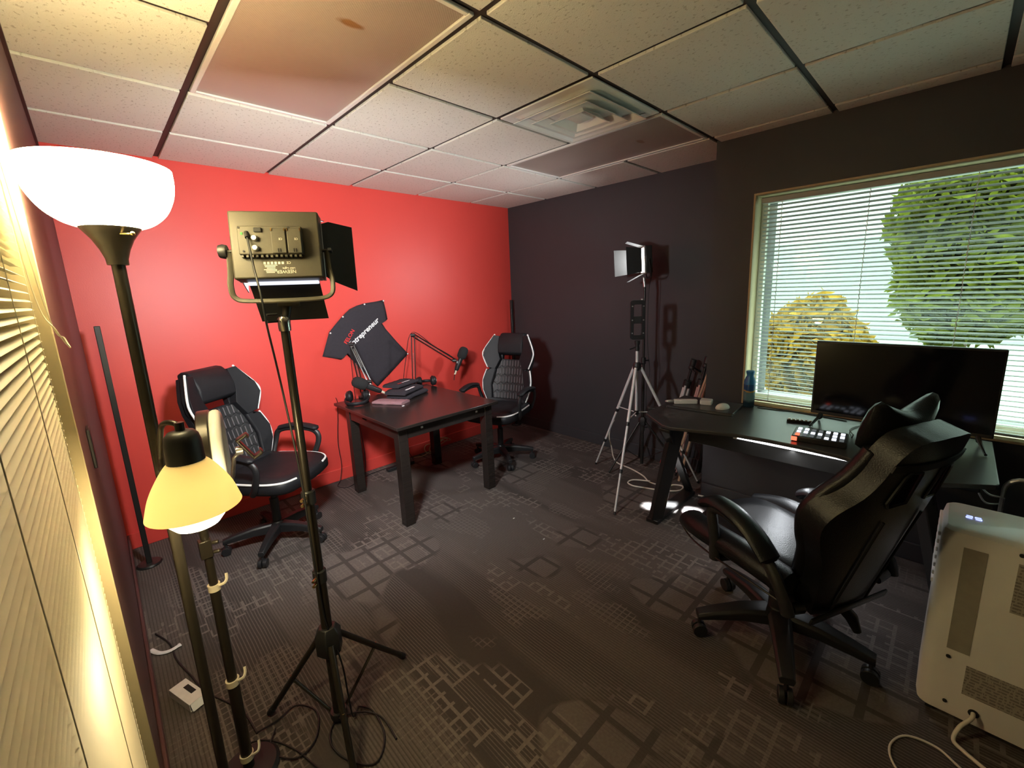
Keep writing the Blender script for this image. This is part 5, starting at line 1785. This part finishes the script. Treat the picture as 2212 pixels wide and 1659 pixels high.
# ================================================================ things on the desk
# ---- television
TVX, TVY, TVZ = -0.60, -3.40, 0.808
t = thing('television', 'black flat screen television standing on the desk before the window', 'television', (TVX, TVY, DZ))
W_, H_ = 0.70, 0.405
z0 = TVZ - DZ
body = MB().box((0.012, 0, z0 + H_ / 2), (0.030, W_, H_)).build('cabinet', M['black_plastic'], t, bevel=0.004)
MB().box((0.035, 0, z0 + H_ * 0.40), (0.025, W_ * 0.7, H_ * 0.55)).build('rear_housing', M['black_plastic'], body, bevel=0.008)
MB().box((-0.0035, 0, z0 + H_ / 2 + 0.004), (0.002, W_ - 0.016, H_ - 0.026)).build('screen', M['screen'], body)
MB().box((-0.004, 0.09, z0 - 0.004), (0.012, 0.020, 0.010)).build('reflection_dot', M['pad_white'], body)  # glowing dot stands in for a white reflection below the bezel
for s in (-1, 1):
    b = MB()
    y = s * 0.30
    b.tube([(0.010, y, z0 + 0.01), (-0.02, y + s * 0.012, z0 - 0.025), (-0.095, y + s * 0.03, 0.0068)], [0.010, 0.008, 0.006], 8)
    b.tube([(0.010, y, z0 + 0.01), (0.035, y + s * 0.006, z0 - 0.03), (0.075, y + s * 0.02, 0.0068)], [0.010, 0.008, 0.006], 8)
    b.build('foot', M['black_plastic'], t)

# ---- stream controller with lit pads
t = thing('mixer', 'small audio mixer with glowing red and white pads on the desk', 'audio mixer', (-0.895, -3.155, DZ), 0.10)
MB().box((0, 0, 0.015), (0.17, 0.225, 0.030)).build('body', M['black_plastic'], t, bevel=0.005)
rnd = random.Random(11)
for r in range(3):
    for c in range(7):
        x, y = -0.058 + 0.052 * r, 0.090 - 0.030 * c
        lit = (r, c) in {(1, 0), (2, 0), (2, 1), (1, 1), (1, 2), (1, 3), (0, 4), (0, 5), (1, 5), (2, 4), (2, 5), (2, 6), (1, 6)}
        mm = M['pad_red'] if (r, c) in {(0, 0)} else (M['pad_white'] if lit else M['pad_dim'])
        MB().box((x, y, 0.0315), (0.030, 0.018, 0.005)).build('pad', mm, t, bevel=0.0015)
MB().box((-0.086, 0.100, 0.015), (0.002, 0.024, 0.020)).build('side_light', M['pad_red'], t)

t = thing('button_strip', 'narrow strip of small pale buttons behind the glowing mixer', 'button strip', (-0.64, -3.01, DZ), 0.25)
MB().box((0, 0, 0.008), (0.035, 0.125, 0.014)).build('body', M['bronze'], t, bevel=0.003)
for k in range(6):
    MB().box((0, 0.05 - 0.02 * k, 0.0165), (0.016, 0.012, 0.004)).build('button', M['white_plastic'], t, bevel=0.001)

for pts, mat, lab, nm in (
        ([(-0.66, -3.29, 0.004), (-0.70, -3.32, 0.010), (-0.74, -3.40, 0.008), (-0.72, -3.50, 0.004), (-0.62, -3.56, 0.004)], 'red_cable', 'red cable lying on the desk under the television', 'cable'),
        ([(-0.80, -3.27, 0.012), (-0.76, -3.27, 0.016), (-0.72, -3.26, 0.010), (-0.64, -3.24, 0.006), (-0.55, -3.26, 0.004), (-0.50, -3.30, 0.004)], 'rubber', 'black cable lying on the desk behind the mixer', 'cable'),
        ([(-0.47, -2.74, 0.003), (-0.46, -2.84, 0.003), (-0.44, -2.92, 0.003), (-0.45, -3.05, 0.003), (-0.47, -3.2, 0.003)], 'rubber', 'thin black cable lying along the foot of the window blind', 'cable')):
    tag(MB().tube(catmull([(x, y, DZ + z) for x, y, z in pts], 6), 0.0028 if mat != 'red_cable' else 0.0035, 6).build(nm, M[mat], origin=(pts[0][0], pts[0][1], DZ)), lab, 'cable', 'cables on the desk')

# ---- spray can
t = thing('spray_can', 'blue spray can standing at the left foot of the window', 'spray can', (-0.470, -2.685, DZ))
MB().lathe([(0.001, 0.0), (0.030, 0.0), (0.033, 0.004), (0.033, 0.120), (0.034, 0.145), (0.030, 0.160), (0.001, 0.165)], 28).build('body', M['can'], t)
MB().lathe([(0.001, 0.150), (0.034, 0.150), (0.0345, 0.165), (0.026, 0.190), (0.020, 0.205), (0.026, 0.228), (0.022, 0.236), (0.001, 0.232)], 28).build('cap', M['can_cap'], t)

# ---- tray with white gadgets
TR = math.atan2(-2.64 + 2.36, -0.64 + 0.72)
trx, try_ = -0.655, -2.475
t = thing('tray', 'flat black tray holding white gadgets at the left end of the desk', 'tray', (trx, try_, DZ), 0.0)
MB().box((0, 0, 0.007), (0.26, 0.40, 0.014), Matrix.Rotation(0.10, 4, 'Z')).build('board', M['desk'], t, bevel=0.003)
MB().box((-0.131, -0.013, 0.0165), (0.004, 0.40, 0.005), Matrix.Rotation(0.10, 4, 'Z')).build('lip', M['black_metal'], t)
TZ2 = DZ + 0.0145
o1 = MB().prism(rrect(0.036, 0.036, 0.010), 0.0, 0.030).build('charger', M['white_plastic'], bevel=0.004)
o1.location, o1.rotation_euler = (-0.620, -2.475, TZ2), (0, 0, 0.25)
tag(o1, 'square white charger block, middle of the white gadgets on the tray', 'charger')
b = MB()
b.ell((0, 0, 0), (0.031, 0.052, 0.030), 26, 12)
b.v = [Vector((p.x, p.y, max(p.z + 0.004, 0.0))) for p in b.v]
o1 = b.build('computer_mouse', M['white_plastic'], angle=60)
o1.location, o1.rotation_euler = (-0.665, -2.595, TZ2), (0, 0, 1.2)
tag(o1, 'rounded white mouse at the right end of the tray', 'mouse')
t = thing('gadget', 'long white stick gadget lying at the left end of the tray', 'gadget', (-0.690, -2.365, TZ2), -0.92)
MB().prism(rrect(0.075, 0.018, 0.008), 0.0, 0.028).build('body', M['white_plastic'], t, bevel=0.004)
MB().ell((-0.088, 0, 0.016), (0.042, 0.015, 0.012), 18, 10).build('head', M['silver'], t)

# ================================================================ things on the floor
# ---- portable air conditioner
AX, AY = -1.345, -3.815
t = thing('air_conditioner', 'off-white portable air conditioner at the right edge, its rear panel showing', 'air conditioner', (AX, AY, 0))
hx, hy_ = 0.135, 0.20
b = MB()
prof = [(0.96, 0.975, 0.03), (1.0, 1.0, 0.06), (1.0, 1.0, 0.62), (0.99, 0.99, 0.68), (0.95, 0.965, 0.708), (0.86, 0.93, 0.716)]
rr = rrect(hx, hy_, 0.035, 6)
k = len(rr)
vs = [(u * a, v * c, z) for a, c, z in prof for u, v in rr]
fs = [tuple(reversed(range(k))), tuple(range((len(prof) - 1) * k, len(prof) * k))]
for i in range(len(prof) - 1):
    fs += [(i * k + q, i * k + (q + 1) % k, (i + 1) * k + (q + 1) % k, (i + 1) * k + q) for q in range(k)]
b.add(vs, fs).build('housing', M['ac_white'], t, angle=35)
b = MB()
for q in range(7):
    b.box((0.02, hy_ + 0.001, 0.665 - 0.030 * q), (0.20, 0.010, 0.016), Matrix.Identity(4))
b.build('side_louver', M['ac_white'], t, bevel=0.003)
d = MB()
for (x, y, sx, sy) in ((0, 0, 0.003, 0.014), (0.010, 0, 0.003, 0.014), (0.020, 0, 0.003, 0.014), (0.005, 0.007, 0.008, 0.003), (0.015, -0.007, 0.008, 0.003), (0.0, -0.022, 0.003, 0.014), (0.010, -0.022, 0.003, 0.014), (0.020, -0.022, 0.003, 0.014), (0.005, -0.029, 0.008, 0.003), (0.015, -0.015, 0.008, 0.003)):
    d.box((x - 0.005, y + 0.135, 0.7168), (sx, sy, 0.001))
d.build('display', M['blue_led'], t)
MB().box((-hx - 0.0008, 0.115, 0.475), (0.0016, 0.055, 0.38)).build('grille_strip', M['ac_strip'], t)
MB().box((-hx - 0.0008, -0.015, 0.575), (0.0016, 0.075, 0.17)).build('caution_label', M['ac_label'], t)
MB().box((-hx - 0.0008, 0.005, 0.190), (0.0016, 0.170, 0.11)).build('rating_label', M['ac_label'], t)
b = MB()
b.lathe([(0.004, 0), (0.012, 0), (0.014, 0.006), (0.004, 0.006)], 16, frame((-hx + 0.002, 0.055, 0.080), (0, 1, 0), (0, 0, 1), (-1, 0, 0)), loop=True)
b.build('cord_outlet', M['black_matte'], t)
b = MB()
b.lathe([(0.001, 0), (0.006, 0), (0.006, 0.004), (0.001, 0.004)], 12, frame((-hx - 0.0005, 0.135, 0.255), (0, 1, 0), (0, 0, 1), (-1, 0, 0)))
b.build('screw_cap', M['black_matte'], t)
b = MB()
b.lathe([(0.001, 0), (0.006, 0), (0.006, 0.004), (0.001, 0.004)], 12, frame((-hx - 0.0005, 0.125, 0.080), (0, 1, 0), (0, 0, 1), (-1, 0, 0)))
b.build('screw_cap', M['black_matte'], t)
b = MB()
b.lathe([(0.001, 0), (0.006, 0), (0.006, 0.004), (0.001, 0.004)], 12, frame((-hx - 0.0005, 0.020, 0.690), (0, 1, 0), (0, 0, 1), (-1, 0, 0)))
b.build('screw_cap', M['black_matte'], t)
MB().tube(catmull([(-hx + 0.005, 0.055, 0.080), (-hx - 0.030, 0.060, 0.078), (-hx - 0.06, 0.085, 0.050), (-hx - 0.085, 0.095, 0.012), (-hx - 0.105, 0.070, 0.0065), (-hx - 0.13, 0.03, 0.0065), (-hx - 0.17, -0.04, 0.0065), (-hx - 0.20, -0.12, 0.0065)], 8), 0.0062, 10).build('power_cord', M['white_cable'], t)
b = MB()
for x in (-0.1, 0.1):
    for y in (-0.16, 0.16):
        b.cyl((x, y - 0.01, 0.016), (x, y + 0.01, 0.016), 0.016, n=14)
b.build('castor', M['black_plastic'], t)
tag(MB().tube(catmull([(-1.84, -3.655, 0.004), (-1.79, -3.59, 0.004), (-1.72, -3.572, 0.004), (-1.645, -3.606, 0.004), (-1.625, -3.68, 0.004), (-1.66, -3.74, 0.004), (-1.70, -3.82, 0.004)], 8), 0.0036, 8).build('cable', M['white_cable'], origin=(-1.8, -3.6, 0)),
    'thin white cable curling on the carpet in front of the air conditioner', 'cable')

# ---- black chair back and gadgets at the right end of the desk
t = thing('side_chair', 'black chair with a metal rimmed back at the right edge behind the desk end', 'chair', (-0.90, -4.005, 0))
fr2 = lambda u, v, w: (w, u, v)
plate([(u, v + 0.60) for u, v in rrect(0.215, 0.135, 0.05)], [], -0.012, 0.012, fr2, 'backrest', M['black_plastic'], t, bevel=0.005)
MB().tube([(0, u, v + 0.60) for u, v in rrect(0.220, 0.140, 0.05)], 0.009, 8, closed=True).build('back_rim', M['silver'], t)
MB().box((0.24, 0, 0.44), (0.42, 0.42, 0.035)).build('seat', M['black_plastic'], t, bevel=0.010)
for (x, y, z) in ((0.0, 0.205, 0.50), (0.0, -0.205, 0.50), (0.43, 0.195, 0.425), (0.43, -0.195, 0.425)):
    MB().tube([(x, y, 0.0), (x, y, z)], 0.011, 10).build('leg', M['silver'], t)
t = thing('desk_gadget', 'small black gadget with a bright light clipped under the right end of the desk', 'gadget', (-0.90, -3.675, 0.655))
MB().box((0, 0, 0.036), (0.045, 0.09, 0.072)).build('body', M['black_plastic'], t, bevel=0.006)
MB().box((-0.024, -0.005, 0.030), (0.003, 0.024, 0.024)).build('light', M['pad_white'], t, bevel=0.001)
tag(MB().tube(catmull([(-0.915, -3.715, 0.690), (-0.93, -3.745, 0.665), (-0.91, -3.785, 0.655), (-0.88, -3.80, 0.63), (-0.90, -3.765, 0.618), (-0.93, -3.735, 0.63), (-0.915, -3.712, 0.665)], 8), 0.0035, 6).build('cable', M['alu_white'], origin=(-0.91, -3.73, 0.66)),
    'short pale cable loop hanging from the gadget under the desk end', 'cable')

# ---- small open box, strap and cables near the floor lamp
t = thing('carton', 'small white carton lying open on the carpet near the cream blind', 'box', (-3.352, -1.585, 0), 0.32)
b = MB()
for s in (-1, 1):
    b.box((s * 0.029, 0, 0.016), (0.0016, 0.150, 0.032))
b.box((0, 0, 0.0012), (0.058, 0.150, 0.002))
b.box((0, 0, 0.032), (0.0588, 0.150, 0.0016))
b.box((0, 0.0745, 0.016), (0.0575, 0.0014, 0.030))
b.build('shell', M['paper'], t)
MB().box((0, 0, 0), (0.054, 0.0014, 0.030), Matrix.Translation((0, -0.082, 0.020)) @ Matrix.Rotation(-0.6, 4, 'X')).build('flap', M['paper'], t)
MB().box((0.010, 0.005, 0.0332), (0.018, 0.060, 0.0008)).build('tear', M['black_matte'], t)
b = MB()
pts = catmull([(-3.435, -1.165, 0.006), (-3.41, -1.215, 0.006), (-3.375, -1.235, 0.006), (-3.335, -1.228, 0.008)], 6)
b.tube(pts, [0.010] * (len(pts) - 2) + [0.014, 0.012], 8, flat=0.4)
tag(b.build('strap', M['paper'], origin=(-3.39, -1.2, 0)), 'short curved white strap on the carpet by the left wall', 'strap')

for pts, lab in (
        ([(-3.41, -1.05, 0.004), (-3.37, -1.18, 0.004), (-3.36, -1.32, 0.004), (-3.33, -1.46, 0.004), (-3.30, -1.60, 0.004), (-3.22, -1.80, 0.004), (-3.20, -1.95, 0.004)], 'thin dark cable running past the white carton to the lamp stands'),
        ([(-3.20, -1.95, 0.009), (-3.135, -1.955, 0.009), (-3.065, -1.945, 0.009), (-3.020, -2.03, 0.009), (-3.06, -2.13, 0.009), (-3.13, -2.15, 0.009), (-3.185, -2.06, 0.009), (-3.15, -1.99, 0.016)], 'black cable loop between the ring light stand and the studio light'),
        ([(-2.90, -2.12, 0.006), (-2.87, -2.18, 0.006), (-2.885, -2.30, 0.006), (-2.95, -2.36, 0.006), (-3.01, -2.28, 0.006), (-3.03, -2.19, 0.014), (-2.99, -2.12, 0.006), (-2.92, -2.15, 0.018), (-2.86, -2.22, 0.006), (-2.86, -2.34, 0.006)], 'black cable coiled around the foot of the studio light'),
        ([(-3.30, -2.02, 0.004), (-3.23, -1.98, 0.012), (-3.17, -2.02, 0.004), (-3.12, -2.12, 0.004), (-3.09, -2.24, 0.012), (-3.05, -2.34, 0.004)], 'black cable crossing the carpet from the floor lamp')):
    tag(MB().tube(catmull(pts, 8), 0.0034, 6).build('cable', M['rubber'], origin=(pts[0][0], pts[0][1], 0)), lab, 'cable', 'black cables on the carpet')

tag(MB().tube(catmull([(-0.36, -1.60, 0.42), (-0.385, -1.58, 0.36), (-0.375, -1.56, 0.26), (-0.34, -1.56, 0.16), (-0.31, -1.56, 0.06), (-0.30, -1.60, 0.008), (-0.33, -1.75, 0.007), (-0.39, -1.90, 0.007), (-0.46, -2.00, 0.007), (-0.44, -2.12, 0.007), (-0.38, -2.16, 0.007), (-0.36, -2.22, 0.007), (-0.44, -2.235, 0.007), (-0.52, -2.15, 0.007), (-0.57, -2.02, 0.007), (-0.60, -1.93, 0.007), (-0.575, -1.87, 0.007), (-0.52, -1.89, 0.016), (-0.46, -2.0, 0.016)], 6), 0.0055, 8).build('extension_cord', M['white_cable'], origin=(-0.4, -1.9, 0)),
    'white extension cord hanging by the silver tripod and looping on the carpet', 'cord')
tag(MB().tube(catmull([(-0.425, -2.37, 0.0065), (-0.42, -2.40, 0.0065), (-0.415, -2.47, 0.0065), (-0.415, -2.62, 0.006)], 6), 0.006, 8).build('cable', M['white_cable'], origin=(-0.42, -2.35, 0)),
    'white cable lying along the baseboard under the desk', 'cable')
for x, y, lab in ((-1.597, -1.895, 'white paper bit on the carpet in the middle of the room'), (-1.55, -1.573, 'white paper bit on the carpet nearer the table')):
    tag(MB().box((0, 0, 0.002), (0.012, 0.005, 0.003)).build('paper_bit', M['paper']), lab, 'paper', 'paper bits on the carpet').location = (x, y, 0)
